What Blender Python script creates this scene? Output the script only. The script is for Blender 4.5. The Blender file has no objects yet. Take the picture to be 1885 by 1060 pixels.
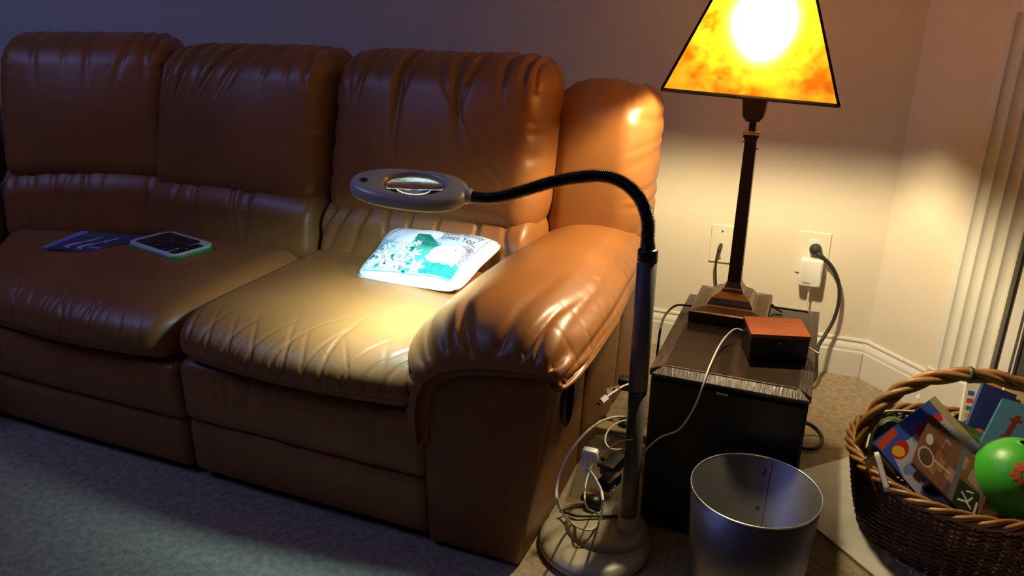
import bpy, math, random
import numpy as np
from mathutils import Vector, Matrix
random.seed(7); rng = np.random.RandomState(5)
sc = bpy.context.scene
COL = sc.collection
# ------------------------------------------------------------------ camera
FPX = 1424.0; CH = 1.2
th = math.radians(20.7); yw = math.radians(22); ro = math.radians(0.49)
CF = np.array([-math.sin(yw)*math.cos(th), math.cos(yw)*math.cos(th), -math.sin(th)])
R0 = np.array([math.cos(yw), math.sin(yw), 0]); U0 = np.cross(R0, CF)
CR = R0*math.cos(ro)+U0*math.sin(ro); CU = np.cross(CR, CF)
CC = np.array([0, 0, CH])
cd = bpy.data.cameras.new('camera'); cam = bpy.data.objects.new('camera', cd); COL.objects.link(cam)
cd.sensor_width = 36; cd.lens = FPX/1885*36; cd.clip_start = .02
cam.matrix_world = Matrix(((CR[0], CU[0], -CF[0], 0), (CR[1], CU[1], -CF[1], 0), (CR[2], CU[2], -CF[2], CH), (0, 0, 0, 1)))
sc.camera = cam
sc.view_settings.view_transform = 'Standard'; sc.view_settings.look = 'None'
sc.view_settings.gamma = 1; sc.view_settings.use_curve_mapping = False
sc.view_settings.exposure = 0.0
sc.cycles.sample_clamp_indirect = 6
# ------------------------------------------------------------------ light
w = bpy.data.worlds.new('world'); sc.world = w; w.use_nodes = True
w.node_tree.nodes['Background'].inputs[0].default_value = (.05, .08, .16, 1)
w.node_tree.nodes['Background'].inputs[1].default_value = .2
BULB = (-.172, 1.975, 1.124)
BULB_STRENGTH = 1250.0
MAG_W = 4.5
def area(name, loc, target, sx, sy, energy, color, spread=180, shape='RECTANGLE'):
    l = bpy.data.lights.new(name, 'AREA'); l.shape = shape; l.size = sx; l.size_y = sy
    l.energy = energy; l.color = color; l.spread = math.radians(spread)
    o = bpy.data.objects.new(name, l); COL.objects.link(o); o.location = loc
    o.rotation_euler = (Vector(target)-Vector(loc)).to_track_quat('-Z', 'Y').to_euler(); return o
# dusk light from the skylight in the ceiling, left of the photographer
area('skylight_daylight', (-3.2, -.1, 3.28), (-3.2, -.09, 0), 1.5, 1.2, 31.0, (.27, .335, 1.0))

# rays through points of the photograph: used only to measure real positions
def _ray(x, y): return CF+CR*(x-942.5)/FPX-CU*(y-530)/FPX
def gz(x, y, h=0): d = _ray(x, y); return CC+d*(h-CH)/d[2]
def gy(x, y, Y): d = _ray(x, y); return CC+d*Y/d[1]
def gx(x, y, X): d = _ray(x, y); return CC+d*X/d[0]
def gd(x, y, k): return CC+_ray(x, y)*k

# ------------------------------------------------------------------ materials
def mat(name, col, rough=.5, metal=0, var=0, vscale=8, bump=0, bscale=60, spec=.5, col2=None, detail=4, stretch=None, emit=0, alpha=1, trans=0, bdist=.002, attr=False, aniso=0):
    m = bpy.data.materials.new(name); m.use_nodes = True; nt = m.node_tree; b = nt.nodes['Principled BSDF']
    N = nt.nodes.new; L = nt.links.new
    b.inputs['Base Color'].default_value = (*col, 1); b.inputs['Roughness'].default_value = rough
    b.inputs['Metallic'].default_value = metal; b.inputs['Specular IOR Level'].default_value = spec
    if trans: b.inputs['Transmission Weight'].default_value = trans
    if emit: b.inputs['Emission Color'].default_value = (*col, 1); b.inputs['Emission Strength'].default_value = emit
    tc = N('ShaderNodeTexCoord'); mp = N('ShaderNodeMapping'); L(tc.outputs['Object'], mp.inputs[0])
    if stretch: mp.inputs['Scale'].default_value = stretch
    if attr:
        a = N('ShaderNodeAttribute'); a.attribute_name = 'print'; L(a.outputs['Color'], b.inputs['Base Color'])
    elif var or col2:
        n = N('ShaderNodeTexNoise'); n.inputs['Scale'].default_value = vscale; n.inputs['Detail'].default_value = detail
        L(mp.outputs[0], n.inputs['Vector'])
        r = N('ShaderNodeValToRGB'); L(n.outputs['Fac'], r.inputs[0]); L(r.outputs[0], b.inputs['Base Color'])
        c2 = col2 or tuple(max(0, c*(1-var)) for c in col); c1 = col if col2 else tuple(min(1, c*(1+var)) for c in col)
        r.color_ramp.elements[0].position = .32; r.color_ramp.elements[1].position = .68
        r.color_ramp.elements[0].color = (*c2, 1); r.color_ramp.elements[1].color = (*c1, 1)
    if bump:
        n2 = N('ShaderNodeTexNoise'); n2.inputs['Scale'].default_value = bscale; n2.inputs['Detail'].default_value = 5
        L(mp.outputs[0], n2.inputs['Vector'])
        bp = N('ShaderNodeBump'); bp.inputs['Strength'].default_value = bump; bp.inputs['Distance'].default_value = bdist
        L(n2.outputs['Fac'], bp.inputs['Height']); L(bp.outputs[0], b.inputs['Normal'])
    return m
M = {}
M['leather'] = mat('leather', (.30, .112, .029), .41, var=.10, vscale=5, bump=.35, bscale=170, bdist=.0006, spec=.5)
nt = M['leather'].node_tree; _b = nt.nodes['Principled BSDF']; _bp = [n for n in nt.nodes if n.type == 'BUMP'][0]; _tc = [n for n in nt.nodes if n.type == 'TEX_COORD'][0]
_n = nt.nodes.new('ShaderNodeTexNoise'); _n.inputs['Scale'].default_value = 5; _n.inputs['Detail'].default_value = 3; nt.links.new(_tc.outputs['Object'], _n.inputs['Vector'])
_m = nt.nodes.new('ShaderNodeMixRGB'); _m.inputs[0].default_value = .16; nt.links.new(_tc.outputs['Object'], _m.inputs[1]); nt.links.new(_n.outputs['Color'], _m.inputs[2])
_v = nt.nodes.new('ShaderNodeTexVoronoi'); _v.feature = 'DISTANCE_TO_EDGE'; _v.inputs['Scale'].default_value = 13; nt.links.new(_m.outputs[0], _v.inputs['Vector'])
_r = nt.nodes.new('ShaderNodeMapRange'); _r.inputs['From Max'].default_value = .07; nt.links.new(_v.outputs['Distance'], _r.inputs['Value'])
_n2 = nt.nodes.new('ShaderNodeTexNoise'); _n2.inputs['Scale'].default_value = 3.2; nt.links.new(_tc.outputs['Object'], _n2.inputs['Vector'])
_r2 = nt.nodes.new('ShaderNodeMapRange'); _r2.inputs['From Min'].default_value = .48; _r2.inputs['From Max'].default_value = .68; nt.links.new(_n2.outputs['Fac'], _r2.inputs['Value'])
_x = nt.nodes.new('ShaderNodeMath'); _x.operation = 'MULTIPLY'; nt.links.new(_r2.outputs[0], _x.inputs[0]); nt.links.new(_r.outputs[0], _x.inputs[1])
_b2 = nt.nodes.new('ShaderNodeBump'); _b2.inputs['Strength'].default_value = .15; _b2.inputs['Distance'].default_value = .0011; nt.links.new(_x.outputs[0], _b2.inputs['Height']); nt.links.new(_bp.outputs[0], _b2.inputs['Normal']); nt.links.new(_b2.outputs[0], _b.inputs['Normal'])
M['leather_shaded'] = mat('leather_shaded', (.21, .080, .022), .42, var=.08, vscale=4, bump=.35, bscale=220, bdist=.0006, spec=.4)  # arm and frame leather, the sofa front's shade darkened into its colour
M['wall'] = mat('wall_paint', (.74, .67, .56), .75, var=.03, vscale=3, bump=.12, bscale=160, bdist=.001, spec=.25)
M['ceiling'] = mat('ceiling_paint', (.52, .46, .38), .9)
M['wall_dim'] = mat('wall_paint_low_bounce', (.16, .12, .09), .8)  # unseen walls, colour darkened to cut the bounced light
M['trim'] = mat('trim_paint', (.74, .72, .66), .38, var=.02, spec=.4)
M['carpet'] = mat('carpet', (.50, .40, .27), .95, col2=(.33, .26, .17), vscale=55, detail=8, bump=1, bscale=240, bdist=.006, spec=.1)
M['black_plastic'] = mat('black_plastic', (.012, .012, .013), .4)
M['black_gloss'] = mat('black_gloss', (.008, .008, .009), .12)
M['rubber'] = mat('rubber', (.02, .018, .016), .55)
M['white_plastic'] = mat('white_plastic', (.78, .77, .73), .35)
M['plate'] = mat('wall_plate', (.76, .72, .60), .35)
M['silver'] = mat('silver_paint', (.66, .63, .54), .34, metal=.15, var=.04, vscale=300)
M['silver_gold'] = mat('silver_base_paint', (.42, .39, .29), .42, metal=.15)
M['grey_pole'] = mat('grey_pole', (.095, .090, .092), .5, metal=.1)
M['bronze'] = mat('bronze', (.24, .19, .12), .36, metal=.75, var=.25, vscale=14)
M['dark_bronze'] = mat('dark_bronze', (.05, .03, .018), .4, metal=.4)
M['brass'] = mat('pale_brass', (.72, .66, .46), .3, metal=.7)
M['cab'] = mat('cabinet_black', (.010, .009, .009), .5, bump=.2, bscale=300, spec=.25)
M['cab_top'] = mat('cabinet_top', (.035, .023, .016), .13, var=.2, vscale=6, spec=.6)
M['cab_trim'] = mat('cabinet_wood_trim', (.055, .038, .028), .24, var=.5, vscale=22, stretch=(6, .6, 1), bump=.8, bscale=40, bdist=.0015)
M['cherry'] = mat('cherry_wood', (.36, .085, .022), .38, col2=(.25, .05, .013), vscale=14, stretch=(1, 9, 9), spec=.4)
M['zinc'] = mat('zinc', (.28, .28, .28), .44, metal=.95, col2=(.19, .19, .19), vscale=5, stretch=(1, 1, .35), bump=.2, bscale=9, bdist=.004)
M['rim_metal'] = mat('rim_metal', (.85, .84, .8), .2, metal=.9)
M['rivet'] = mat('rivet', (.3, .3, .29), .35, metal=.9)
M['wicker'] = mat('wicker', (.13, .055, .018), .5, col2=(.07, .028, .01), vscale=26, bump=.3, bscale=90)  # basket body, its shadow below the rim put into a darker colour
M['wicker_light'] = mat('wicker_light', (.36, .18, .05), .4, col2=(.22, .095, .025), vscale=22, bump=.3, bscale=110)
M['marble'] = mat('marble', (.72, .70, .63), .25, col2=(.60, .58, .53), vscale=4, detail=9, stretch=(1, 3, 1))
M['firebox'] = mat('firebox_metal', (.10, .095, .09), .4, metal=.3)
M['print'] = mat('printed', (1, 1, 1), .32, attr=True)
M['cloth_print'] = mat('cloth_printed', (1, 1, 1), .9, attr=True, bump=.4, bscale=500, bdist=.0008, spec=.1)
M['cloth'] = mat('cream_cloth', (.78, .78, .74), .9, bump=.3, bscale=400, spec=.1)
M['paper'] = mat('page_paper', (.72, .68, .58), .8, var=.08, vscale=120)
M['green_toy'] = mat('toy_green', (.05, .30, .07), .35)
M['lav'] = mat('toy_white', (.70, .70, .72), .35)
M['screen'] = mat('dark_screen', (.02, .02, .025), .12)
M['ball'] = mat('ball_green', (.045, .36, .022), .38, var=.08, vscale=12, bump=.5, bscale=180, bdist=.0008)
M['red_print'] = mat('red_ink', (.52, .08, .03), .4)
M['led'] = mat('lamp_tube', (.80, 1, 1), .5, emit=2)
M['bulb'] = mat('bulb_glow', (1, .81, .47), .5, emit=BULB_STRENGTH)
M['purple'] = mat('purple_cover', (.10, .025, .13), .4)
M['orange'] = mat('orange_cover', (.75, .33, .05), .5)
M['green_dark'] = mat('dark_green_plastic', (.045, .085, .02), .45)
M['wood_pale'] = mat('pale_wood', (.55, .42, .22), .5, var=.2, vscale=10, stretch=(1, 8, 8))
M['white_cord'] = mat('white_cord', (.72, .69, .64), .45)
M['silver_text'] = mat('silver_text', (.6, .6, .58), .35, metal=.6)
M['grille_line'] = mat('seam_line', (.10, .045, .014), .7)
m = bpy.data.materials.new('amber_mica'); m.use_nodes = True; nt = m.node_tree; nt.nodes.clear()
def nn(t): return nt.nodes.new(t)
o_ = nn('ShaderNodeOutputMaterial'); tr = nn('ShaderNodeBsdfTranslucent'); df = nn('ShaderNodeBsdfDiffuse'); mx = nn('ShaderNodeMixShader')
tc = nn('ShaderNodeTexCoord'); n1 = nn('ShaderNodeTexNoise'); n1.inputs['Scale'].default_value = 19; n1.inputs['Detail'].default_value = 9; n1.inputs['Roughness'].default_value = .62
rp = nn('ShaderNodeValToRGB'); nt.links.new(tc.outputs['Object'], n1.inputs['Vector']); nt.links.new(n1.outputs['Fac'], rp.inputs[0])
e = rp.color_ramp.elements; e[0].position = .38; e[0].color = (.095, .023, .0004, 1); e[1].position = .62; e[1].color = (.20, .092, .004, 1)
nt.links.new(rp.outputs[0], tr.inputs['Color']); nt.links.new(rp.outputs[0], df.inputs['Color']); mx.inputs[0].default_value = .25
nt.links.new(tr.outputs[0], mx.inputs[1]); nt.links.new(df.outputs[0], mx.inputs[2])
rf = nn('ShaderNodeBsdfRefraction'); rf.inputs['Color'].default_value = (.8, .62, .30, 1); rf.inputs['IOR'].default_value = 1.5; rf.inputs['Roughness'].default_value = .85
mx2 = nn('ShaderNodeMixShader'); mx2.inputs[0].default_value = .20; nt.links.new(mx.outputs[0], mx2.inputs[1]); nt.links.new(rf.outputs[0], mx2.inputs[2]); nt.links.new(mx2.outputs[0], o_.inputs[0]); M['mica'] = m
def glassmat(name, col, rough=0, ior=1.45, mixt=.0):
    m = bpy.data.materials.new(name); m.use_nodes = True; nt = m.node_tree; nt.nodes.clear()
    o = nt.nodes.new('ShaderNodeOutputMaterial'); g = nt.nodes.new('ShaderNodeBsdfGlass'); g.inputs['Color'].default_value = (*col, 1); g.inputs['IOR'].default_value = ior; g.inputs['Roughness'].default_value = rough
    if mixt:
        t = nt.nodes.new('ShaderNodeBsdfTransparent'); mx = nt.nodes.new('ShaderNodeMixShader'); mx.inputs[0].default_value = mixt
        nt.links.new(g.outputs[0], mx.inputs[1]); nt.links.new(t.outputs[0], mx.inputs[2]); nt.links.new(mx.outputs[0], o.inputs[0])
    else: nt.links.new(g.outputs[0], o.inputs[0])
    return m
M['lens'] = glassmat('lens_glass', (.97, .97, .97), 0, 1.5)
M['clear'] = glassmat('clear_plastic', (.85, .88, .80), .08, 1.2, .6)

# ------------------------------------------------------------------ object helpers
def thing(name, label, cat, loc=(0, 0, 0), group=None):
    o = bpy.data.objects.new(name, None); COL.objects.link(o); o.location = tuple(float(c) for c in loc); o.empty_display_size = .05
    o['label'] = label; o['category'] = cat
    if group: o['group'] = group
    return o
def origin(o):
    v = Vector((0, 0, 0))
    while o: v += o.location; o = o.parent
    return v
def obj(name, V, Fc, m, parent=None, smooth=True, label=None, at=None, cols=None):
    """V in world coordinates; the object's origin goes to its parent's origin (or to at)"""
    V = np.asarray(V, float).reshape(-1, 3)
    if parent is not None: og = np.array(origin(parent))
    elif at is not None: og = np.array(at, float)
    else: og = np.zeros(3)
    me = bpy.data.meshes.new(name)
    Fc = Fc.tolist() if isinstance(Fc, np.ndarray) else [tuple(int(i) for i in f) for f in Fc]
    me.from_pydata((V-og).tolist(), [], Fc); me.validate(); me.update()
    if smooth: me.polygons.foreach_set('use_smooth', [True]*len(me.polygons))
    if cols is not None:
        a = me.color_attributes.new('print', 'FLOAT_COLOR', 'POINT')
        a.data.foreach_set('color', np.hstack([cols, np.ones((len(cols), 1))]).astype('f').ravel())
    me.materials.append(m if not isinstance(m, str) else M[m])
    o = bpy.data.objects.new(name, me); COL.objects.link(o)
    if parent is not None: o.parent = parent
    else: o.location = tuple(og)
    if label: o['label'] = label
    return o
def tag(o, label, cat, group=None, kind=None):
    o['label'] = label; o['category'] = cat
    if group: o['group'] = group
    if kind: o['kind'] = kind
    return o
def struct(name, V, Fc, m, smooth=False, parent=None):
    o = obj(name, V, Fc, m, parent, smooth)
    if parent is None: o['kind'] = 'structure'
    return o
def join(*parts):
    V = []; Fs = []; n = 0
    for v, f in parts:
        v = np.asarray(v, float).reshape(-1, 3); V.append(v); Fs += [tuple(int(i)+n for i in q) for q in f]; n += len(v)
    return np.vstack(V), Fs
def rbox(size, rad, step, power=1):
    """dense rounded box centred on the origin: V, F, N"""
    h = np.array(size, float)/2; r = np.minimum(np.array(rad, float)*np.ones(3), h*.999)
    n = [max(2, int(round(2*h[i]/step))) for i in range(3)]
    Vs = []; Fs = []; base = 0
    for ax in range(3):
        a, b = [(1, 2), (2, 0), (0, 1)][ax]
        for s in (-1, 1):
            A, B = np.meshgrid(np.linspace(-h[a], h[a], n[a]+1), np.linspace(-h[b], h[b], n[b]+1), indexing='ij')
            P = np.zeros(A.shape+(3,)); P[..., ax] = s*h[ax]; P[..., a] = A; P[..., b] = B
            idx = base+np.arange(A.size).reshape(A.shape)
            q = np.stack([idx[:-1, :-1], idx[1:, :-1], idx[1:, 1:], idx[:-1, 1:]], -1).reshape(-1, 4)
            if s < 0: q = q[:, ::-1]
            Vs.append(P.reshape(-1, 3)); Fs.append(q); base += A.size
    V = np.vstack(Vs); Fc = np.vstack(Fs)
    key = np.round(V*1e5).astype(np.int64)
    _, first, inv = np.unique(key, axis=0, return_index=True, return_inverse=True); inv = np.asarray(inv).ravel()
    V = V[first]; Fc = inv[Fc]
    inner = np.clip(V, -(h-r), h-r); d = (V-inner)/r
    # even out spacing at round edges
    d = np.sin(np.clip(d, -1, 1)*math.pi/2*.5)/math.sin(math.pi/4)
    ln = np.linalg.norm(d, axis=1); ln[ln == 0] = 1; N = d/ln[:, None]
    P = inner+N*r
    N2 = N/r; N2 /= np.maximum(np.linalg.norm(N2, axis=1), 1e-9)[:, None]
    return P, Fc, N2
def box(c, s, ang=0, rad=None, step=None):
    if rad: V, Fc, _ = rbox(s, rad, step or min(s)/2)
    else:
        h = np.array(s)/2; V = np.array([[x, y, z] for x in (-1, 1) for y in (-1, 1) for z in (-1, 1)])*h
        Fc = [(0, 1, 3, 2), (4, 6, 7, 5), (0, 4, 5, 1), (2, 3, 7, 6), (0, 2, 6, 4), (1, 5, 7, 3)]
    ca, sa = math.cos(ang), math.sin(ang); R = np.array([[ca, -sa, 0], [sa, ca, 0], [0, 0, 1]])
    return V@R.T+np.array(c), Fc
def bevbox(c, s, r, ang=0, seg=3):
    """rounded box with few faces: rounded vertical edges and softened rims"""
    hx, hy, hz = np.array(s)/2; pts = []
    for cx, cy, a0 in ((1, 1, 0), (-1, 1, 90), (-1, -1, 180), (1, -1, 270)):
        for k in range(seg+1):
            a = math.radians(a0+90*k/seg); pts.append((cx*(hx-r)+r*math.cos(a), cy*(hy-r)+r*math.sin(a)))
    pts = np.array(pts); n = len(pts); e = min(r, hz)*.5; rings = []
    for zz, ins in ((-hz, e), (-hz+e*.3, e*.3), (-hz+e, 0), (hz-e, 0), (hz-e*.3, e*.3), (hz, e)):
        sc_ = np.array([(hx-ins)/hx, (hy-ins)/hy]); rings.append(np.hstack([pts*sc_, np.full((n, 1), zz)]))
    V = np.vstack(rings); Fc = []
    for k in range(len(rings)-1):
        for i in range(n): j = (i+1) % n; Fc.append((k*n+i, k*n+j, (k+1)*n+j, (k+1)*n+i))
    Fc.append(tuple(range(n))[::-1]); Fc.append(tuple((len(rings)-1)*n+i for i in range(n)))
    ca, sa = math.cos(ang), math.sin(ang); R = np.array([[ca, -sa, 0], [sa, ca, 0], [0, 0, 1]])
    return V@R.T+np.array(c), Fc
def spline(P, n=8):
    P = [np.array(p, float) for p in P]; P = [2*P[0]-P[1]]+P+[2*P[-1]-P[-2]]; out = []
    for i in range(1, len(P)-2):
        for k in range(n):
            t = k/n; a, b, c, d = P[i-1:i+3]
            out.append(.5*((2*b)+(-a+c)*t+(2*a-5*b+4*c-d)*t*t+(-a+3*b-3*c+d)*t**3))
    out.append(P[-2]); return np.array(out)
def tube(path, r, seg=8, closed=False, caps=True):
    P = np.asarray(path, float); n = len(P); rr = np.ones(n)*r if np.isscalar(r) else np.asarray(r)
    T = np.roll(P, -1, 0)-np.roll(P, 1, 0) if closed else np.gradient(P, axis=0)
    T /= np.maximum(np.linalg.norm(T, axis=1), 1e-9)[:, None]
    up = np.array([0, 0, 1.]) if abs(T[0][2]) < .9 else np.array([1., 0, 0]); A = np.cross(T[0], up); A /= np.linalg.norm(A); V = []
    for i in range(n):
        A = A-T[i]*(A@T[i]); A /= np.linalg.norm(A); B = np.cross(T[i], A)
        for k in range(seg):
            a = 2*math.pi*k/seg; V.append(P[i]+rr[i]*(math.cos(a)*A+math.sin(a)*B))
    Fc = []
    for i in range(n if closed else n-1):
        j = (i+1) % n
        for k in range(seg): l = (k+1) % seg; Fc.append((i*seg+k, i*seg+l, j*seg+l, j*seg+k))
    if caps and not closed: Fc.append(tuple(range(seg))[::-1]); Fc.append(tuple((n-1)*seg+k for k in range(seg)))
    return np.array(V), Fc
def lathe(prof, c=(0, 0, 0), seg=48, cap0=True, cap1=True, sx=1, sy=1, ang=0):
    V = []; n = len(prof)
    for r, z in prof:
        for k in range(seg):
            a = 2*math.pi*k/seg; x, y = r*math.cos(a)*sx, r*math.sin(a)*sy
            V.append((c[0]+x*math.cos(ang)-y*math.sin(ang), c[1]+x*math.sin(ang)+y*math.cos(ang), c[2]+z))
    Fc = []
    for i in range(n-1):
        for k in range(seg): l = (k+1) % seg; Fc.append((i*seg+k, i*seg+l, (i+1)*seg+l, (i+1)*seg+k))
    if cap0: Fc.append(tuple(range(seg))[::-1])
    if cap1: Fc.append(tuple((n-1)*seg+k for k in range(seg)))
    return np.array(V), Fc
def prism(poly, vec):
    P = np.array(poly, float); n = len(P); V = np.vstack([P, P+np.array(vec)])
    Fc = [tuple(range(n))[::-1], tuple(n+i for i in range(n))]+[(i, (i+1) % n, n+(i+1) % n, n+i) for i in range(n)]
    return V, Fc
def sweep(prof, path):
    """extrude a profile (list of (out, up)) along straight stations [(origin, out_dir)]"""
    V = []; n = len(prof)
    for o, d in path:
        o = np.array(o, float); d = np.array(d, float)
        for a, b in prof: V.append(o+d*a+np.array([0, 0, b]))
    Fc = []
    for i in range(len(path)-1):
        for k in range(n-1): Fc.append((i*n+k, i*n+k+1, (i+1)*n+k+1, (i+1)*n+k))
    Fc.append(tuple(range(n))); Fc.append(tuple((len(path)-1)*n+k for k in range(n))[::-1])
    return np.array(V), Fc

# flat-print painter --------------------------------------------------
class Paint:
    def __init__(s, w, h, bg): s.w, s.h = w, h; s.c = np.ones((h, w, 3))*np.array(bg); s.Y, s.X = np.mgrid[0:h, 0:w]; s.X = (s.X+.5)/w; s.Y = (s.Y+.5)/h; s.ar = w/h
    def mask(s, m, col, a=1): s.c[m] = s.c[m]*(1-a)+np.array(col)*a
    def rect(s, x0, y0, x1, y1, col, a=1): s.mask((s.X >= x0) & (s.X <= x1) & (s.Y >= y0) & (s.Y <= y1), col, a)
    def ell(s, x, y, rx, ry, col, ang=0, a=1, noise=0):
        dx = (s.X-x)*s.ar; dy = s.Y-y; c, t = math.cos(ang), math.sin(ang); u = (dx*c+dy*t)/(rx*s.ar); v = (-dx*t+dy*c)/ry
        m = u*u+v*v < 1+(noise*(rng.rand(*s.X.shape)-.5) if noise else 0); s.mask(m, col, a)
    def poly(s, P, col, a=1):
        m = np.zeros(s.X.shape, bool); n = len(P)
        for i in range(n):
            x0, y0 = P[i]; x1, y1 = P[(i+1) % n]
            if y0 == y1: continue
            m ^= ((y0 > s.Y) != (y1 > s.Y)) & (s.X < (x1-x0)*(s.Y-y0)/(y1-y0)+x0)
        s.mask(m, col, a)
    def line(s, P, wd, col, a=1):
        for (x0, y0), (x1, y1) in zip(P[:-1], P[1:]):
            ax, ay, bx, by = x0*s.ar, y0, x1*s.ar, y1; dx, dy = bx-ax, by-ay; L2 = dx*dx+dy*dy+1e-12
            t = np.clip(((s.X*s.ar-ax)*dx+(s.Y-ay)*dy)/L2, 0, 1)
            s.mask((s.X*s.ar-ax-t*dx)**2+(s.Y-ay-t*dy)**2 < wd*wd/4, col, a)
    def text(s, txt, x, y, h, col, ang=0, bold=0, sx=1):
        cu = bpy.data.curves.new('t', 'FONT'); cu.body = txt; cu.offset = bold; o = bpy.data.objects.new('t', cu); COL.objects.link(o)
        bpy.context.view_layer.update(); me = bpy.data.meshes.new_from_object(o.evaluated_get(bpy.context.evaluated_depsgraph_get())); me.calc_loop_triangles()
        V = np.array([v.co[:2] for v in me.vertices]).reshape(-1, 2); c, t = math.cos(ang), math.sin(ang)
        if len(V):
            u = V[:, 0]*h*1.35*sx; v = -V[:, 1]*h*1.35; px = x+(u*c-v*t)/s.ar; py = y+u*t+v*c
            for tr_ in me.loop_triangles: s.poly([(px[i], py[i]) for i in tr_.vertices], col)
        bpy.data.objects.remove(o); bpy.data.meshes.remove(me); bpy.data.curves.remove(cu)
    def speck(s, x0, y0, x1, y1, cols, dens, keep=None):
        m = (s.X >= x0) & (s.X <= x1) & (s.Y >= y0) & (s.Y <= y1) & (rng.rand(*s.X.shape) < dens)
        if keep is not None: m &= keep
        k = rng.randint(0, len(cols), s.X.shape); s.c[m] = np.array(cols)[k[m]]
    def sample(s, u, v):
        i = np.clip((v*s.h).astype(int), 0, s.h-1); j = np.clip((u*s.w).astype(int), 0, s.w-1); return s.c[i, j]
def lin(r, g, b): return tuple((c/255)**2.2 for c in (r, g, b))
def printed_sheet(name, P, corners, n, parent, m='print', lift=0, label=None):
    """corners TL, TR, BR, BL -> grid coloured from the painter"""
    nu, nv = n; U, V_ = np.meshgrid(np.linspace(0, 1, nu+1), np.linspace(0, 1, nv+1)); TL, TR, BR, BL = [np.array(c, float) for c in corners]
    nrm = np.cross(BL-TL, TR-TL); nrm /= np.linalg.norm(nrm)
    pts = (1-U)[..., None]*(1-V_)[..., None]*TL+U[..., None]*(1-V_)[..., None]*TR+U[..., None]*V_[..., None]*BR+(1-U)[..., None]*V_[..., None]*BL+nrm*lift
    idx = np.arange(pts.shape[0]*pts.shape[1]).reshape(pts.shape[:2]); q = np.stack([idx[:-1, :-1], idx[1:, :-1], idx[1:, 1:], idx[:-1, 1:]], -1).reshape(-1, 4)
    return obj(name, pts.reshape(-1, 3), q, m, parent, True, label, cols=P.sample(U.ravel()*.999, V_.ravel()*.999))

# ================================================================== ROOM
YB = 2.63; KX, KY = .218, YB; S2 = math.sqrt(.5)
def dg(s, off=0, z=0): return np.array([KX+s*S2-off*S2, KY-s*S2-off*S2, z])   # along the diagonal chimney wall
XL, XR, YF, HC = -5.2, 3.2, -3.6, 3.3
struct('floor', *box(((XL+XR)/2, (YF+YB)/2, -.02), (XR-XL+.2, YB-YF+.2, .04)), 'carpet')
struct('ceiling', *box(((XL+XR)/2, (YF+YB)/2, HC+.02), (XR-XL+.2, YB-YF+.2, .04)), 'ceiling')
struct('wall_back', *box(((XL+KX)/2, YB+.05, HC/2), (KX-XL, .1, HC)), 'wall')
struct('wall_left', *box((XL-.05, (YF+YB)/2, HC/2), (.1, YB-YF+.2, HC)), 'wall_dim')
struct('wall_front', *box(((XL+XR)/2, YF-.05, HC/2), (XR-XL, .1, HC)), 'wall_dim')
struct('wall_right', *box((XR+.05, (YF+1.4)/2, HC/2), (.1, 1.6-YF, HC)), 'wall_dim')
a, b = dg(0), dg(1.9)
struct('wall_chimney', *prism([a, b, b+[.1, .1, 0], a+[.1, .1, 0]], (0, 0, HC)), 'wall')
bbp = [(0, 0), (.016, 0), (.016, .088), (.0145, .092), (.013, .094), (.013, .104), (.010, .112), (.0055, .119), (.005, .124), (.009, .128), (.0075, .134), (0, .135)]
struct('baseboard_back', *sweep(bbp, [((XL, YB, 0), (0, -1, 0)), ((.212, YB, 0), (0, -1, 0)), ((KX-.0066, YB, 0), (0, -1, 0)), ((KX, YB, 0), (-.4142, -1, 0))]), 'trim')
struct('baseboard_right', *sweep(bbp, [((KX, KY, 0), (-.4142, -1, 0)), (dg(.24), (-S2, -S2, 0))]), 'trim')
# fluted pilaster: profile (s along wall, n outwards) extruded upwards, bottom plinth block
def pil(s0, s1, n0, flutes):
    pr = [(s0, 0), (s0, n0)]
    for f0, f1, dp in flutes:
        pr.append((f0, n0))
        for k in range(1, 8): t = k/8; pr.append((f0+(f1-f0)*t, n0-dp*math.sin(math.pi*t)**.7))
        pr.append((f1, n0))
    return pr+[(s1, n0), (s1, 0)]
fl = [(.285+i*.0375, .3195+i*.0375, .012) for i in range(4)]
root = bpy.data.objects.new('trim_1', None); COL.objects.link(root); root.location = tuple(dg(.26)); root['kind'] = 'structure'
obj('fluted_board', *prism([dg(s, n, .0) for s, n in pil(.262, .437, .026, fl)], (0, 0, 1.172)), 'trim', root, False)
obj('cap_block', *prism([dg(s, n, 1.172) for s, n in pil(.262, .437, .026, [])], (0, 0, .35)), 'trim', root, False)
obj('plinth_block', *prism([dg(s, n, 0) for s, n in pil(.252, .445, .032, [])], (0, 0, .16)), 'trim', root, False)
for i in range(4):   # stepped mitre ends of the base moulding
    c = dg(.238, .0, .0)
    obj('moulding_return', *prism([dg(.238, 0, .012+.03*i), dg(.238, .03, .018+.03*i), dg(.238, 0, .036+.03*i)], dg(.25)-dg(.238)), 'trim', root, False)
root = bpy.data.objects.new('trim_2', None); COL.objects.link(root); root.location = tuple(dg(.47)); root['kind'] = 'structure'
obj('recess_shade_strip', *prism([dg(.437, 0), dg(.437, .006), dg(.462, .006), dg(.462, 0)], (0, 0, 1.5)), 'firebox', root, False)  # dark colour stands in for shade in the recess beside the fluted board
obj('inner_board', *prism([dg(.462, 0), dg(.462, .03), dg(.490, .03), dg(.490, 0)], (0, 0, 1.5)), 'trim', root, False)
obj('bead', *prism([dg(.490, 0), dg(.490, .022), dg(.497, .022), dg(.497, 0)], (0, 0, 1.5)), 'trim', root, False)
obj('firebox_panel', *prism([dg(.497, 0), dg(.497, .010), dg(1.2, .010), dg(1.2, 0)], (0, 0, 1.1)), 'firebox', root, False)
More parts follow.
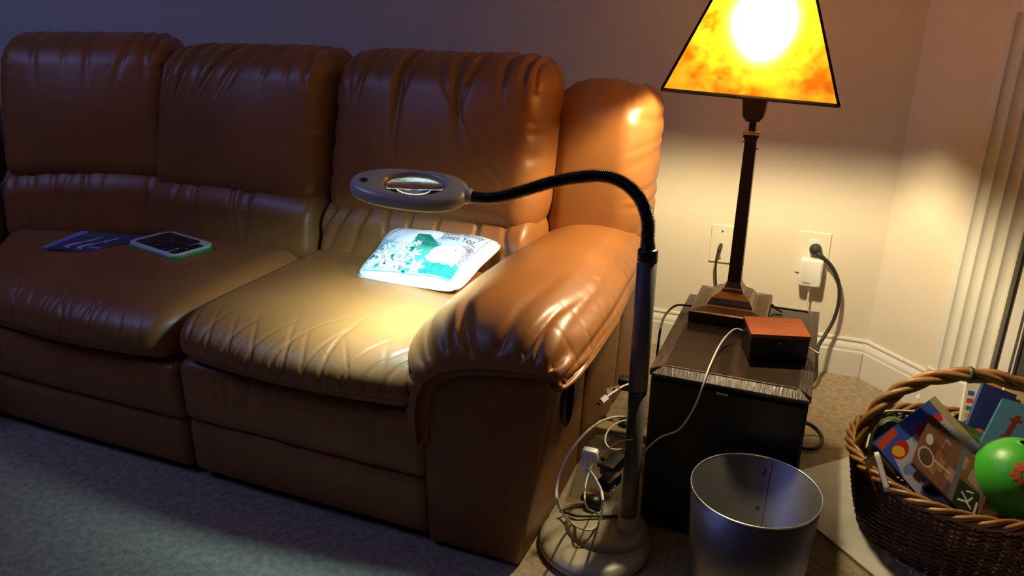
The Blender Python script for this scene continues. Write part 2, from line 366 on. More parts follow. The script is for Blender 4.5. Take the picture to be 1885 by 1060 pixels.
struct('hearth', *prism([(-.038, 1.846, -.004), (.95, .858, -.004), (1.47, 1.378, -.004), (.483, 2.367, -.004)], (0, 0, .014)), 'marble')
struct('trim_3', *prism([(KX-.008, YB-.0165, .0), (KX-.0065, YB-.0165, .0), (KX-.0065, YB-.0165, .087), (KX-.008, YB-.0165, .087)], (0, .003, 0)), 'grille_line')

# ================================================================== SOFA
sofa = thing('sectional_sofa', 'tan leather reclining sectional sofa with puffy cushions along the back wall', 'sofa', (-1.07, 1.8, 0))
def ridges(u, v, items):
    """sum of creases: (u0, slant, sigma, reach, amp); v = distance from the gathered seam"""
    d = np.zeros_like(u)
    for u0, sl, sg, L, am in items:
        d += am*np.exp(-((u-u0-sl*v)/sg)**2)*np.exp(-(np.maximum(v, 0)/L)**2)
    return d
def randr(n, w, sg=(.006, .014), L=(.05, .14), am=(.003, .008), sl=.5, seed=0):
    r = np.random.RandomState(seed)
    return [(r.uniform(-w/2, w/2), r.uniform(-sl, sl), r.uniform(*sg), r.uniform(*L), -r.uniform(*am)) for _ in range(n)]
def wob(V, amp, f=9, seed=0):
    r = np.random.RandomState(seed); d = np.zeros(len(V))
    for _ in range(6): k = r.randn(3)*f; d += np.sin(V@k+r.rand()*6)
    return d*amp/3
def back(cx, cy, ang, wd, seed, zt=1.045, depth=.26, items=None, low=None, wl=None, z0=.585):
    """one sofa back: big upper pillow over a gathered lumbar roll. (cx, cy) = foot of the front face"""
    ca, sa = math.cos(ang), math.sin(ang)
    def place(V): return np.stack([cx+V[:, 0]*ca-V[:, 1]*sa, cy+V[:, 0]*sa+V[:, 1]*ca, V[:, 2]], 1)
    H = zt-z0
    V, Fc, N = rbox((wd, depth, H), (.07, .11, .10), .006)
    u, y, z = V[:, 0], V[:, 1], V[:, 2]; front = np.clip(-N[:, 1]*1.3+.25, 0, 1); top = H/2-z; bot = z+H/2
    d = .034*np.cos(np.clip(u/wd*math.pi, -1.57, 1.57))*np.sin(np.clip(bot/H*math.pi, 0, 3.14))*(N[:, 1] < 0)
    vt = np.where(z > H/2-.1, top*.6+np.maximum(0, -(y+depth/2-.10))*.0, top)
    d += 1.75*ridges(u, np.maximum(top-.02, 0), items or randr(13, wd*.9, seed=seed, am=(.003, .009), L=(.05, .12), sl=.35))*np.maximum(front, N[:, 2] > .3)
    d += ridges(u, bot, randr(7, wd*.9, seed=seed+50, am=(.001, .004), L=(.03, .07), sl=.8))*front
    # side gathers
    d += ridges(z, wd/2-np.abs(u), [(a_, b_, c_*1.3, .05, e_*.8) for a_, b_, c_, _, e_ in randr(9, H*.9, seed=seed+9)])*front
    d += wob(V, .0028, 8, seed)
    P = V+N*d[:, None]
    # pulled-down top corners, pinched foot
    P[:, 2] -= .012*(np.abs(u)/(wd/2))**6
    P[:, 0] *= 1-.012*np.clip((.12-bot)/.12, 0, 1)
    P[:, 2] += .016*np.clip(1-bot/.12, 0, 1)*(1-(2*np.abs(u)/wd)**2)-.01*np.clip(1-bot/.12, 0, 1)
    P[:, 1] += depth/2+.045+(P[:, 2]+H/2)*math.tan(math.radians(15))
    P[:, 2] += z0+H/2
    up = obj('back_cushion', place(P), Fc, 'leather', sofa)
    wl = wl or wd
    H2 = z0-.395+.06; V, Fc, N = rbox((wl, .24, H2), (.035, .085, .08), .006)
    u, y, z = V[:, 0], V[:, 1], V[:, 2]; top = H2/2-z; bot = z+H2/2; front = np.clip(-N[:, 1]*1.3+.3, 0, 1)
    d = ridges(u, np.maximum(top-.03, 0), low or randr(9, wl*.9, seed=seed+3, am=(.002, .008), L=(.05, .13), sl=.4))*front
    d += ridges(u, bot, randr(8, wl*.9, seed=seed+4, am=(.002, .005), L=(.05, .09), sl=.3))*front
    d += .014*np.cos(np.clip(u/wl*math.pi, -1.57, 1.57))*(N[:, 1] < 0)+wob(V, .002, 9, seed+1)
    P = V+N*d[:, None]; P[:, 1] += .12+(P[:, 2]+H2/2)*math.tan(math.radians(12)); P[:, 2] += .395+H2/2
    P[:, 2] += .012*(1-(2*np.abs(u)/wl)**2)*(N[:, 2] > 0)
    obj('lumbar_cushion', place(P), Fc, 'leather', sofa)
back(-1.062, 1.845, 0, .69, 11, z0=.552, items=[(-.22, -.12, .009, .09, -.008), (-.10, .05, .012, .17, -.016), (-.06, -.2, .008, .08, -.007), (.07, .25, .011, .16, -.013), (.13, -.2, .010, .10, -.008), (.21, .2, .009, .07, -.008), (.27, .15, .008, .06, -.008), (.30, .2, .006, .06, -.006), (.0, .8, .006, .22, -.004), (-.28, .2, .007, .07, -.006), (-.18, .3, .007, .05, -.005)],
     low=[(-.02, .0, .006, .2, -.010), (.07, 0, .005, .2, -.011), (.19, .1, .006, .2, -.012), (-.10, .2, .008, .12, -.008), (-.17, -.4, .012, .12, -.009), (-.24, -.5, .012, .11, -.008), (.27, .3, .008, .1, -.007), (-.29, -.5, .010, .12, -.008)])
back(-1.752, 1.835, 0, .68, 23, z0=.565, items=[(-.26, -.15, .014, .15, -.015), (-.19, -.15, .014, .16, -.014), (-.05, -.5, .013, .11, -.013), (.02, -.45, .012, .10, -.011), (.05, -.5, .011, .09, -.009), (.14, -.2, .010, .06, -.007), (.20, .1, .009, .06, -.006), (.26, .2, .009, .07, -.006), (-.29, .2, .007, .06, -.006), (-.12, -.2, .01, .08, -.007)])
back(-2.235, 1.755, math.radians(23.5), .585, 37, zt=1.075, wl=.575, items=[(.20, .1, .010, .07, -.009), (.16, -.3, .010, .08, -.007), (-.15, .1, .012, .1, -.004), (.03, .0, .010, .1, -.005), (.24, -.2, .01, .06, -.008), (-.05, .1, .01, .08, -.003)])
back(-2.635, 1.475, math.radians(50), .55, 41, zt=1.06, wl=.48)

def seat(FL, FR, BR, BL, z0, z1, seed, items, side=None, crown=.02, name='seat_cushion'):
    FL, FR, BR, BL = [np.array(c, float) for c in (FL, FR, BR, BL)]
    wd = np.linalg.norm(FR-FL); dp = np.linalg.norm(((BR-FR)+(BL-FL))/2); H = z1-z0
    V, Fc, N = rbox((wd, dp, H), (.06, .115, H*.48), .0048)
    u, y, z = V[:, 0], V[:, 1], V[:, 2]; d = np.zeros(len(V)); topm = np.clip(N[:, 2]*1.5+.2, 0, 1); fr = y+dp/2
    up = np.clip(z/H+.5, 0, 1); fall = np.maximum(fr, 0)+(1-up)*.03
    d += ridges(u, fall, items)*np.clip(N[:, 2]*2+.9, 0, 1)
    d += wob(V, .0022, 8, seed)*topm
    d -= .006*np.exp(-((z+H*.20)/.006)**2)*(N[:, 1] < -.2)      # welt line round the front
    P = V+N*d[:, None]
    P[:, 2] += crown*np.cos(np.clip(u/wd*math.pi, -1.57, 1.57))*np.clip(np.cos(y/dp*math.pi*.9), 0, 1)*topm
    P[:, 1] -= .035*np.cos(np.clip(u/wd*math.pi, -1.57, 1.57))*(y < 0)*np.clip(-y/dp*2, 0, 1)**2
    a = (P[:, 0]/wd+.5)[:, None]; b = (P[:, 1]/dp+.5)[:, None]
    XY = (1-a)*(1-b)*FL+a*(1-b)*FR+a*b*BR+(1-a)*b*BL
    return obj(name, np.hstack([XY, P[:, 2:3]+(z0+z1)/2]), Fc, 'leather', sofa)
cr = [(.02, -.5, .006, .09, -.006), (.06, .55, .006, .12, -.007), (-.03, .7, .006, .12, -.006), (.11, .05, .007, .13, -.008), (.07, -.6, .006, .07, -.005), (.15, .9, .006, .10, -.006), (.20, 1.2, .006, .09, -.006), (-.07, -.7, .006, .08, -.005), (-.10, .7, .006, .09, -.005), (-.14, -.6, .006, .08, -.004), (-.17, .5, .006, .08, -.005), (-.21, -.5, .007, .08, -.004), (-.25, .4, .008, .08, -.004), (.25, 1.1, .007, .09, -.006), (.19, -.9, .005, .06, -.005), (.30, .9, .006, .08, -.005), (.0, .1, .006, .06, -.004), (-.28, -.3, .008, .1, -.004)]
seat((-1.43, 1.285), (-.715, 1.285), (-.715, 1.98), (-1.43, 1.98), .325, .470, 3, [(a_, b_, c_*.55, L_, e_*.72) for a_, b_, c_, L_, e_ in cr]+randr(12, .6, seed=77, sg=(.002, .004), L=(.03, .08), am=(.0008, .0022), sl=1.6))
seat((-2.165, 1.285), (-1.437, 1.285), (-1.437, 1.98), (-2.56, 1.72), .305, .462, 4, randr(26, .66, seed=5, sg=(.0035, .007), L=(.06, .13), am=(.001, .0032), sl=.8))
seat((-2.42, 1.0), (-2.18, 1.28), (-2.57, 1.72), (-2.75, 1.45), .305, .462, 6, randr(8, .3, seed=15), crown=.01)
# footrest panels below the seats: padded upper board and lower board with a crease between
def panel(x0, x1, z0, z1, y, seed, name, nr=7, am=(.001, .004)):
    V, Fc, N = rbox((x1-x0, .06, z1-z0), (.025, .026, .028), .009)
    d = (.008*np.cos(V[:, 0]/(x1-x0)*3)*np.cos(V[:, 2]/(z1-z0)*3)+ridges(V[:, 0], (z1-z0)/2-V[:, 2], randr(nr, (x1-x0)*.9, seed=seed, am=am, sg=(.008, .018), L=(.1, .2), sl=.15)))*(N[:, 1] < 0)
    P = V+N*d[:, None]+np.array([(x0+x1)/2, y+.03, (z0+z1)/2]); return obj(name, P, Fc, 'leather', sofa)
panel(-1.425, -.727, .175, .345, 1.292, 31, 'footrest_panel', 12, (.002, .006)); panel(-1.425, -.727, .02, .182, 1.298, 32, 'kick_panel', 4)
panel(-2.30, -1.432, .165, .325, 1.292, 33, 'footrest_panel', 5); panel(-2.30, -1.432, .02, .172, 1.298, 34, 'kick_panel', 3)
obj('sofa_frame', *join(box((-1.45, 1.85, .17), (1.88, 1.02, .28)), box((-1.42, 2.3, .45), (1.6, .1, .8)), box((-2.6, 1.75, .17), (.7, .8, .28), math.radians(23))), 'leather_shaded', sofa, False)
# right arm: body, padded roll, outer side with seams, recline handle
arch = np.array([(-.733, .28), (-.731, .35), (-.722, .40), (-.70, .437), (-.665, .462), (-.615, .480), (-.56, .490), (-.50, .497), (-.455, .500), (-.425, .497), (-.418, .478)])
SX = lambda z: -.507+.085*max(0, z/.5)**1.0
yA, yB_ = 1.30, 2.42
_ap = spline([(x, 0, z) for x, z in arch], 6)
front_poly = [(-.728, 0.012)]+[(p[0], p[2]) for p in _ap[:-2]]+[(SX(.48), .48), (SX(.3), .3), (SX(.15), .15), (SX(0.0), .012)]
V, Fc, N = rbox((1, .05, 1), (.06, .02, .06), .02)
# front arm panel as a slightly padded slab cut to the arch outline
n = len(front_poly); fp = np.array(front_poly); cen = fp.mean(0); rings = []
for sc_, dy in ((1, .03), (1, .004), (.985, -.002), (.94, -.005), (.6, -.007), (.25, -.008)):
    rings.append([(cen[0]+(x-cen[0])*sc_, yA+dy, cen[1]+(z-cen[1])*sc_) for x, z in fp])
V = np.vstack(rings); Fc = []
for k in range(5):
    for i in range(n): j = (i+1) % n; Fc.append((k*n+i, k*n+j, (k+1)*n+j, (k+1)*n+i))
Fc.append(tuple(5*n+i for i in range(n)))
obj('arm_front_panel', V, Fc, 'leather_shaded', sofa)
def slab_side(y0, y1, bulge=.004):
    ys = np.concatenate([[y0, y0+.003], np.linspace(y0+.012, y1-.012, 8), [y1-.003, y1]]); zs = np.linspace(.012, .50, 18); V = []; Fc = []
    for i, yy in enumerate(ys):
        e = {0: -.012, 1: -.003, len(ys)-1: -.012, len(ys)-2: -.003}.get(i, bulge*math.sin((yy-y0)/(y1-y0)*math.pi))
        for zz in zs:
            flare = .085*max(0, zz/.5) if y0 < 1.4 else .085*max(0, zz/.5)*.6
            fl_ = .085*(zz/.5)*(1-.75*min(1, max(0, (yy-1.3)/.25))); V.append((-.507+fl_+e, yy, zz))
    m_ = len(zs)
    for i in range(len(ys)-1):
        for k in range(m_-1): Fc.append((i*m_+k, (i+1)*m_+k, (i+1)*m_+k+1, i*m_+k+1))
    return V, Fc
obj('arm_side_panel', *slab_side(1.305, 1.742), 'leather_shaded', sofa); obj('arm_side_panel', *slab_side(1.744, 2.10), 'leather_shaded', sofa); obj('arm_side_panel', *slab_side(2.102, 2.42), 'leather_shaded', sofa)
obj('arm_core', *box((-.625, 1.86, .23), (.2, 1.08, .43)), 'leather_shaded', sofa, False)
# welt band following the arch
bp = spline([(x, 0, z) for x, z in arch], 6); T = np.gradient(bp, axis=0); T /= np.linalg.norm(T, axis=1)[:, None]; NO = np.stack([-T[:, 2], 0*T[:, 0], T[:, 0]], 1)
bp[:, 1] = 1.296; NB = len(bp); V = []; Fc = []
for k, (o1, dy) in enumerate(((-.016, .004), (-.013, -.005), (-.002, -.009), (.010, -.008), (.013, -.002), (.013, .02))):
    V += list(bp+NO*o1+np.array([0, dy, 0]))
for k in range(5):
    for i in range(NB-1): Fc.append((k*NB+i, k*NB+i+1, (k+1)*NB+i+1, (k+1)*NB+i))
obj('welt_band', V, Fc, 'leather_shaded', sofa)
# arm pad
ns = 300; nt_ = 260; s = np.linspace(0, 1, ns); ai = np.linspace(0, len(arch)-1, ns); AX = np.interp(ai, range(len(arch)), arch[:, 0]); AZ = np.interp(ai, range(len(arch)), arch[:, 1])
for _ in range(60): AX[1:-1] = (AX[:-2]+2*AX[1:-1]+AX[2:])/4; AZ[1:-1] = (AZ[:-2]+2*AZ[1:-1]+AZ[2:])/4
dx, dz = np.gradient(AX), np.gradient(AZ); l = np.hypot(dx, dz); nx, nz = -dz/l, dx/l
t = np.linspace(0, 1, nt_); tt = np.where(t < .45, .16*(t/.45)**2, .16+.84*(t-.45)/.55); Lp = .97
yy = 1.274+tt*(Lp+.018); fr = np.clip((yy-1.274)/.150, 0, 1); thick = .10+.90*np.sqrt(1-(1-fr)**2)
shape_s = .035+.083*np.clip(np.sin(np.clip(s*1.12-.02, 0, 1)*math.pi), 0, 1)**.55        # thickness around the arch
D_ = thick[:, None]*shape_s[None, :]
Yg = (yy[:, None]+0*s[None, :]); arc = s[None, :]*.52
dist_f = np.sqrt(np.maximum(0, (yy-1.274)))[:, None]*.42
rr = [(.02+k*.038+rng.uniform(-.010, .010), rng.uniform(-.30, .30), rng.uniform(.007, .013), rng.uniform(.08, .15), -rng.uniform(.012, .024)) for k in range(14)]
ga = ridges(arc+0*Yg, dist_f+0*arc, rr)
# slanting pulls from the outer edge running back across the roll, and finer seat-side ones
ro_ = [(1.36+k*.062+rng.uniform(-.02, .02), rng.uniform(.1, .5), rng.uniform(.006, .011), rng.uniform(.05, .11), -rng.uniform(.002, .0045)) for k in range(15)]
ga += ridges(Yg, np.maximum(.50-arc, 0), ro_)*np.clip(thick[:, None]*1.5-.4, 0, 1)
ri_ = [(1.40+k*.10+rng.uniform(-.02, .02), rng.uniform(-.5, .6), rng.uniform(.012, .02), rng.uniform(.06, .12), -rng.uniform(.001, .003)) for k in range(6)]
ga += ridges(Yg, np.maximum(arc-.08, 0), ri_)*np.clip(thick[:, None]*1.5-.4, 0, 1)
ga = ga*np.clip(np.maximum(0, yy-1.274)/.018, 0, 1)[:, None]
ga = ga*np.clip((1-s)*7, 0, 1)[None, :]
PX = AX[None, :]+nx[None, :]*(D_+ga); PZ = AZ[None, :]+nz[None, :]*(D_+ga)
# pad sinks inward toward the bolster at the back
bk = np.clip((Yg-1.6)/.75, 0, 1); PX = PX-.075*bk*(arc/.52)**2; PZ = PZ-.03*bk*np.ones_like(arc)+.01*np.sin(np.clip((Yg-1.3)/.8, 0, 1)*3.14)
Pd = np.stack([PX, Yg, PZ], -1); idx = np.arange(nt_*ns).reshape(nt_, ns); q = np.stack([idx[:-1, :-1], idx[1:, :-1], idx[1:, 1:], idx[:-1, 1:]], -1).reshape(-1, 4)
Vp = Pd.reshape(-1, 3)
# hem folded under at the front
hem = np.stack([AX-nx*.004, np.full(ns, 1.300), AZ-nz*.004], 1); hi = len(Vp)+np.arange(ns); Vp = np.vstack([Vp, hem]); qh = [(hi[i], hi[i+1], idx[0, i+1], idx[0, i]) for i in range(ns-1)]
# underside lip of the outer edge
lip = np.stack([PX[:, -1]-.06*np.clip(thick*1.2, .1, 1), yy, PZ[:, -1]-.012*thick], 1); li = len(Vp)+np.arange(nt_); Vp = np.vstack([Vp, lip])
q2 = [(idx[i, -1], idx[i+1, -1], li[i+1], li[i]) for i in range(nt_-1)]
obj('arm_pad', Vp, q.tolist()+q2+qh, 'leather', sofa)
# upright bolster at the back of the arm
V, Fc, N = rbox((.312, .30, .50), (.085, .12, .10), .0075); u, y, z = V.T
d = ridges(u, np.maximum(.25-z-.02, 0), randr(7, .22, seed=61, am=(.003, .008), L=(.03, .07), sl=.5))*1.0+ridges(z, .156-u, [(a_*1.0, b_, c_, .05, e_) for a_, b_, c_, _, e_ in randr(9, .4, seed=62, am=(.002, .006))])*(u > 0)+wob(V, .003, 9, 63)
d += .012*np.cos(u/.312*3)*(N[:, 1] < 0)
P = V+N*d[:, None]; P[:, 1] += (P[:, 2]+.25)*math.tan(math.radians(9)); P += np.array([-.615, 2.225, .715]); P[:, 0] *= 1
obj('arm_bolster', P, Fc, 'leather', sofa)
hd = obj('recline_handle', *lathe([(.0, -.004), (.047, -.004), (.050, .001), (.046, .004), (.038, -.001), (0, -.006)], (0, 0, 0), 40, False, False), 'black_gloss', sofa)
me = hd.data; hx = -.507+.085*(.33/.5)*(1-.75*.8)
for v in me.vertices:
    x, y, z = v.co+Vector((1.07-1.07, 0, 0)); lx, ly, lz = v.co+Vector(sofa.location); v.co = Vector((hx+.010+lz, 1.525+lx*.85, .318+ly*1.35))-Vector(sofa.location)

# ------------------------------------------------------------------ pillow
pw, ph = 620, 400; P_ = Paint(pw, ph, lin(222, 224, 222)); G = [lin(10, 75, 65), lin(40, 130, 112), lin(110, 180, 165), lin(20, 100, 85)]
ink = lin(70, 62, 84)
P_.rect(.06, .05, .92, .93, lin(178, 192, 214)); P_.ell(.30, .22, .26, .22, lin(225, 228, 236))
P_.poly([(.40, .30), (.52, .32), (.66, .46), (.78, .58), (.92, .75), (.92, .92), (.40, .92)], lin(70, 160, 140)); P_.poly([(.36, .24), (.46, .22), (.60, .40), (.62, .50), (.38, .42)], lin(25, 110, 100))
P_.speck(.36, .20, .63, .52, G, .5, (P_.Y > .05+.55*P_.X) & (P_.Y < .26+.48*P_.X)); P_.speck(.40, .46, .92, .92, [lin(110, 185, 165), lin(45, 140, 120)], .35)
P_.poly([(.62, .80), (.74, .70), (.92, .80), (.92, .92), (.60, .92)], lin(35, 135, 120)); P_.speck(.60, .72, .92, .92, G, .5)
P_.speck(.06, .20, .20, .60, G, .30, P_.Y > .5-1.6*(P_.X-.06)); 
for k in range(9): P_.line([(.07+.012*k, .30-.024*k), (.10+.012*k, .22-.024*k)], .012, G[k % 4])
P_.poly([(.80, .36), (.92, .40), (.92, .72), (.80, .62)], lin(150, 135, 140)); P_.speck(.80, .38, .92, .70, [ink, lin(190, 180, 190)], .35)
for k in range(3): P_.line([(.82, .30+.05*k), (.90, .335+.05*k)], .010, ink)
# plain white rabbit lying in the grass
wr = lin(250, 244, 246); P_.ell(.72, .56, .13, .145, wr, .15); P_.ell(.80, .50, .075, .11, wr, .2); P_.ell(.66, .68, .08, .05, wr, .3); P_.ell(.845, .62, .026, .14, wr, -.1); P_.ell(.78, .62, .08, .13, wr)
P_.ell(.78, .47, .008, .010, ink); P_.ell(.85, .49, .008, .011, ink); P_.line([(.66, .62), (.74, .66), (.80, .63)], .006, lin(220, 200, 210)); P_.line([(.825, .55), (.815, .66), (.83, .74)], .009, lin(120, 110, 125))
P_.line([(.61, .68), (.66, .62), (.70, .64)], .005, lin(190, 180, 195))
def lily(x, y, s, a0=0):
    for k in range(6):
        a = a0+k*math.pi/3; cx_, cy_ = x+math.cos(a)*s*.52/P_.ar, y+math.sin(a)*s*.52
        P_.ell(cx_, cy_, s*.54/P_.ar, s*.22, lin(110, 112, 125), a); P_.ell(cx_, cy_, s*.49/P_.ar, s*.17, lin(246, 248, 246), a)
    P_.ell(x, y, s*.15/P_.ar, s*.15, lin(90, 85, 95)); P_.ell(x, y, s*.08/P_.ar, s*.08, lin(215, 205, 190))
for k in range(40): x, y = rng.uniform(.08, .56), rng.uniform(.50, .93); P_.ell(x, y, .014, .035, G[k % 4], rng.uniform(0, 3))
for x, y, s_, a_ in ((.10, .64, .10, 0), (.17, .52, .09, .4), (.22, .74, .15, .3), (.36, .60, .09, .2), (.30, .50, .09, .8), (.40, .80, .15, .5), (.47, .63, .11, .1), (.56, .84, .13, .9), (.12, .84, .09, .5), (.30, .87, .09, 0), (.42, .42, .06, .2)): lily(x, y, s_, a_)
P_.line([(.07, .94), (.60, .94), (.92, .93)], .012, lin(90, 130, 150)); P_.line([(.93, .05), (.93, .93)], .010, lin(120, 120, 140)); P_.line([(.07, .06), (.93, .05)], .006, lin(170, 170, 185))
P_.text('Some Bunny', .55, .165, .098, ink, .02, .010, .80); P_.text('Loves You', .57, .285, .098, ink, .02, .010, .80)
P_.ell(.36, .12, .012, .014, lin(110, 100, 130))
pc = [np.array(c) for c in ((-1.123, 1.852, .566), (-.778, 1.868, .566), (-.820, 1.655, .492), (-1.124, 1.650, .486))]
pil_ = thing('throw_pillow', 'small white tapestry pillow with rabbit, lilies and lettering, leaning on the seat', 'pillow', pc[3]*[1, 1, 0]+[0, 0, .47])
nu, nv = 300, 190; U, V_ = np.meshgrid(np.linspace(-1, 1, nu+1), np.linspace(-1, 1, nv+1))
def pshape(U, V_, sgn):
    a = ((U+1)/2)[..., None]; b = ((V_+1)/2)[..., None]; B = (1-a)*(1-b)*pc[0]+a*(1-b)*pc[1]+a*b*pc[2]+(1-a)*b*pc[3]
    ctr = sum(pc)/4; pull = .045*(1-np.abs(U*V_))*(np.maximum(np.abs(U), np.abs(V_)))**4+.10*(np.abs(U)**9)*(np.abs(V_)**9); B = B+(ctr-B)*pull[..., None]
    h = np.sqrt(np.clip((1-U**4)*(1-V_**4), 0, 1))*(.044 if sgn > 0 else .018); nr = np.cross(pc[3]-pc[0], pc[1]-pc[0]); nr /= np.linalg.norm(nr)
    return B+nr[None, None]*(sgn*h+.0015*np.sin(U*9+V_*4)*(h > .01))[..., None]
Pt = pshape(U, V_, 1); idx = np.arange(Pt.shape[0]*Pt.shape[1]).reshape(Pt.shape[:2]); q = np.stack([idx[:-1, :-1], idx[1:, :-1], idx[1:, 1:], idx[:-1, 1:]], -1).reshape(-1, 4)
obj('pillow_front', Pt.reshape(-1, 3), q, 'cloth_print', pil_, cols=P_.sample(((U+1)/2).ravel()*.999, ((V_+1)/2).ravel()*.999))
U2, V2 = np.meshgrid(np.linspace(-1, 1, 41), np.linspace(-1, 1, 31)); Pb = pshape(U2, V2, -1); idx = np.arange(Pb.shape[0]*Pb.shape[1]).reshape(Pb.shape[:2])
obj('pillow_back', Pb.reshape(-1, 3), np.stack([idx[:-1, :-1], idx[:-1, 1:], idx[1:, 1:], idx[1:, :-1]], -1).reshape(-1, 4), 'cloth', pil_)
e_ = [(t_, -1) for t_ in np.linspace(-1, 1, 30)[:-1]]+[(1, t_) for t_ in np.linspace(-1, 1, 20)[:-1]]+[(-t_, 1) for t_ in np.linspace(-1, 1, 30)[:-1]]+[(-1, -t_) for t_ in np.linspace(-1, 1, 20)[:-1]]
obj('piping', *tube(pshape(np.array([[a for a, b in e_]]), np.array([[b for a, b in e_]]), 1)[0], .0045, 8, closed=True), 'cloth', pil_)

# ------------------------------------------------------------------ toy tablet and leaflet
tc_ = (-1.802, 1.690, .480); ta = math.radians(-13)
tab = thing('toy_tablet', 'white and green toy tablet with dark screen lying on the middle seat', 'toy', (tc_[0], tc_[1], .466))
obj('lower_shell', *bevbox((tc_[0], tc_[1], .4715), (.245, .150, .009), .035, ta, 6), 'lav', tab)
obj('green_band', *bevbox((tc_[0], tc_[1], .479), (.250, .155, .011), .037, ta, 6), 'green_toy', tab)
obj('upper_shell', *bevbox((tc_[0], tc_[1], .487), (.243, .149, .009), .035, ta, 6), 'lav', tab)
ca, sa = math.cos(ta), math.sin(ta)
obj('screen_panel', *bevbox((tc_[0]-.012*ca, tc_[1]-.012*sa, .4905), (.170, .118, .005), .012, ta, 4), 'screen', tab)
obj('button_panel', *bevbox((tc_[0]+.094*ca, tc_[1]+.094*sa-.01, .489), (.04, .10, .006), .010, ta, 4), 'black_plastic', tab)
obj('button', *lathe([(.013, 0), (.013, .003), (.010, .005), (0, .005)], (tc_[0]+.088*ca, tc_[1]+.088*sa-.012, .492), 20), 'black_gloss', tab)
LP = Paint(240, 150, lin(70, 78, 110)); LP.rect(0, 0, .12, 1, lin(130, 160, 225)); LP.rect(.12, 0, .15, 1, lin(60, 66, 96)); LP.speck(.15, 0, 1, 1, [lin(80, 90, 120), lin(60, 68, 96)], .3)
for k in (0, 1): 
    x = .36+.24*k; LP.ell(x, .70, .05, .13, lin(200, 200, 225), .6); LP.ell(x+.06, .48, .022, .22, lin(200, 200, 225), .35); LP.ell(x+.09, .28, .02, .06, lin(200, 200, 225)); LP.line([(x-.02, .82), (x+.08, .86)], .06, lin(200, 200, 225)); LP.line([(x+.05, .42), (x+.14, .50)], .03, lin(200, 200, 225))
LP.rect(.72, .72, .95, .80, lin(160, 160, 190)); LP.line([(.18, .2), (.32, .2)], .03, lin(130, 140, 180))
lc = [gz(75, 455, .484), gz(150, 425, .492), gz(285, 434, .486), gz(120, 461, .481)]
pgo = thing('leaflet', 'dark blue printed leaflet with two white figures beside the toy tablet', 'paper', lc[3]*[1, 1, 0]+[0, 0, .47])
printed_sheet('printed_face', LP, [lc[1], lc[2], lc[3]+np.array([.075, .012, 0]), lc[0]], (120, 75), pgo)
printed_sheet('underside', Paint(4, 4, lin(190, 195, 210)), [lc[0], lc[3]+np.array([.075, .012, 0]), lc[2], lc[1]], (8, 8), pgo, lift=.0012)

# ================================================================== SIDE TABLE (speaker cabinet) and lamp
TX0, TX1, TY0, TY1, TZ = -.297, .046, 1.567, 2.075, .42
sub = thing('speaker_cabinet', 'black subwoofer cabinet with dark glossy top serving as lamp table', 'speaker', ((TX0+TX1)/2, (TY0+TY1)/2, 0))
obj('cabinet_body', *bevbox(((TX0+TX1)/2, (TY0+TY1)/2, (TZ-.01)/2+.0), (TX1-TX0-.006, TY1-TY0-.006, TZ-.012), .004), 'cab', sub, False)
x0, x1, y0, y1 = TX0, TX1, TY0, TY1; fw = .028; z_ = TZ-.016
obj('glossy_top', *box(((x0+x1)/2, (y0+y1)/2, TZ-.006), (x1-x0-2*fw+.0, y1-y0-fw-.02, .012)), 'cab_top', sub, False)
def rail(A, B, C_, D, name='top_rail', zd=.002, fr=None):
    # mitred rail with a chamfered outer edge: A,B outer; C,D inner
    A, B, C_, D = [np.array([*p, 0.]) for p in (A, B, C_, D)]; V = [A+[0, 0, z_], B+[0, 0, z_], A+[0, 0, TZ-zd-(fr or 0)], B+[0, 0, TZ-zd-(fr or 0)], C_+[0, 0, TZ+.0005], D+[0, 0, TZ+.0005], C_+[0, 0, z_], D+[0, 0, z_]]
    return obj(name, V, [(0, 1, 3, 2), (2, 3, 5, 4), (4, 5, 7, 6), (0, 2, 4, 6), (1, 7, 5, 3), (0, 6, 7, 1)], 'cab_trim', sub, False)
rail((x0, y0), (x1, y0), (x0+fw, y0+fw), (x1-fw, y0+fw), fr=.010); rail((x0, y1), (x1, y1), (x0+fw, y1-.012), (x1-fw, y1-.012))
rail((x0, y0), (x0, y1), (x0+fw, y0+fw), (x0+fw, y1-.012)); rail((x1, y0), (x1, y1), (x1-fw, y0+fw), (x1-fw, y1-.012))
obj('front_grille', *bevbox(((x0+x1)/2, TY0+.002, .205), (x1-x0-.012, .012, .375), .004), 'cab', sub, False)
for sx_ in (x0+.03, x1-.03):
    for sy_ in (y0+.04, y1-.04): obj('foot', *lathe([(.014, 0), (.016, .004), (.016, .012)], (sx_, sy_, 0), 16), 'rubber', sub)
def text_obj(txt, size, origin_, xdir, updir, m, parent, name='lettering', ext=.0004, bold=0):
    cu = bpy.data.curves.new('t', 'FONT'); cu.body = txt; cu.size = size; cu.extrude = ext; cu.offset = bold; o = bpy.data.objects.new('t', cu); COL.objects.link(o)
    bpy.context.view_layer.update(); me = bpy.data.meshes.new_from_object(o.evaluated_get(bpy.context.evaluated_depsgraph_get()))
    X = np.array(xdir, float); Up = np.array(updir, float); Z = np.cross(X, Up); V = [np.array(origin_)+X*v.co.x+Up*v.co.y+Z*v.co.z for v in me.vertices]; Fc = [tuple(p.vertices) for p in me.polygons]
    bpy.data.objects.remove(o); r_ = obj(name, V, Fc, m, parent, False); bpy.data.meshes.remove(me); bpy.data.curves.remove(cu); return r_
text_obj('Boston', .0085, (-.146, TY0-.0045, .388), (1, 0, 0), (0, 0, 1), 'silver_text', sub, bold=.0002)

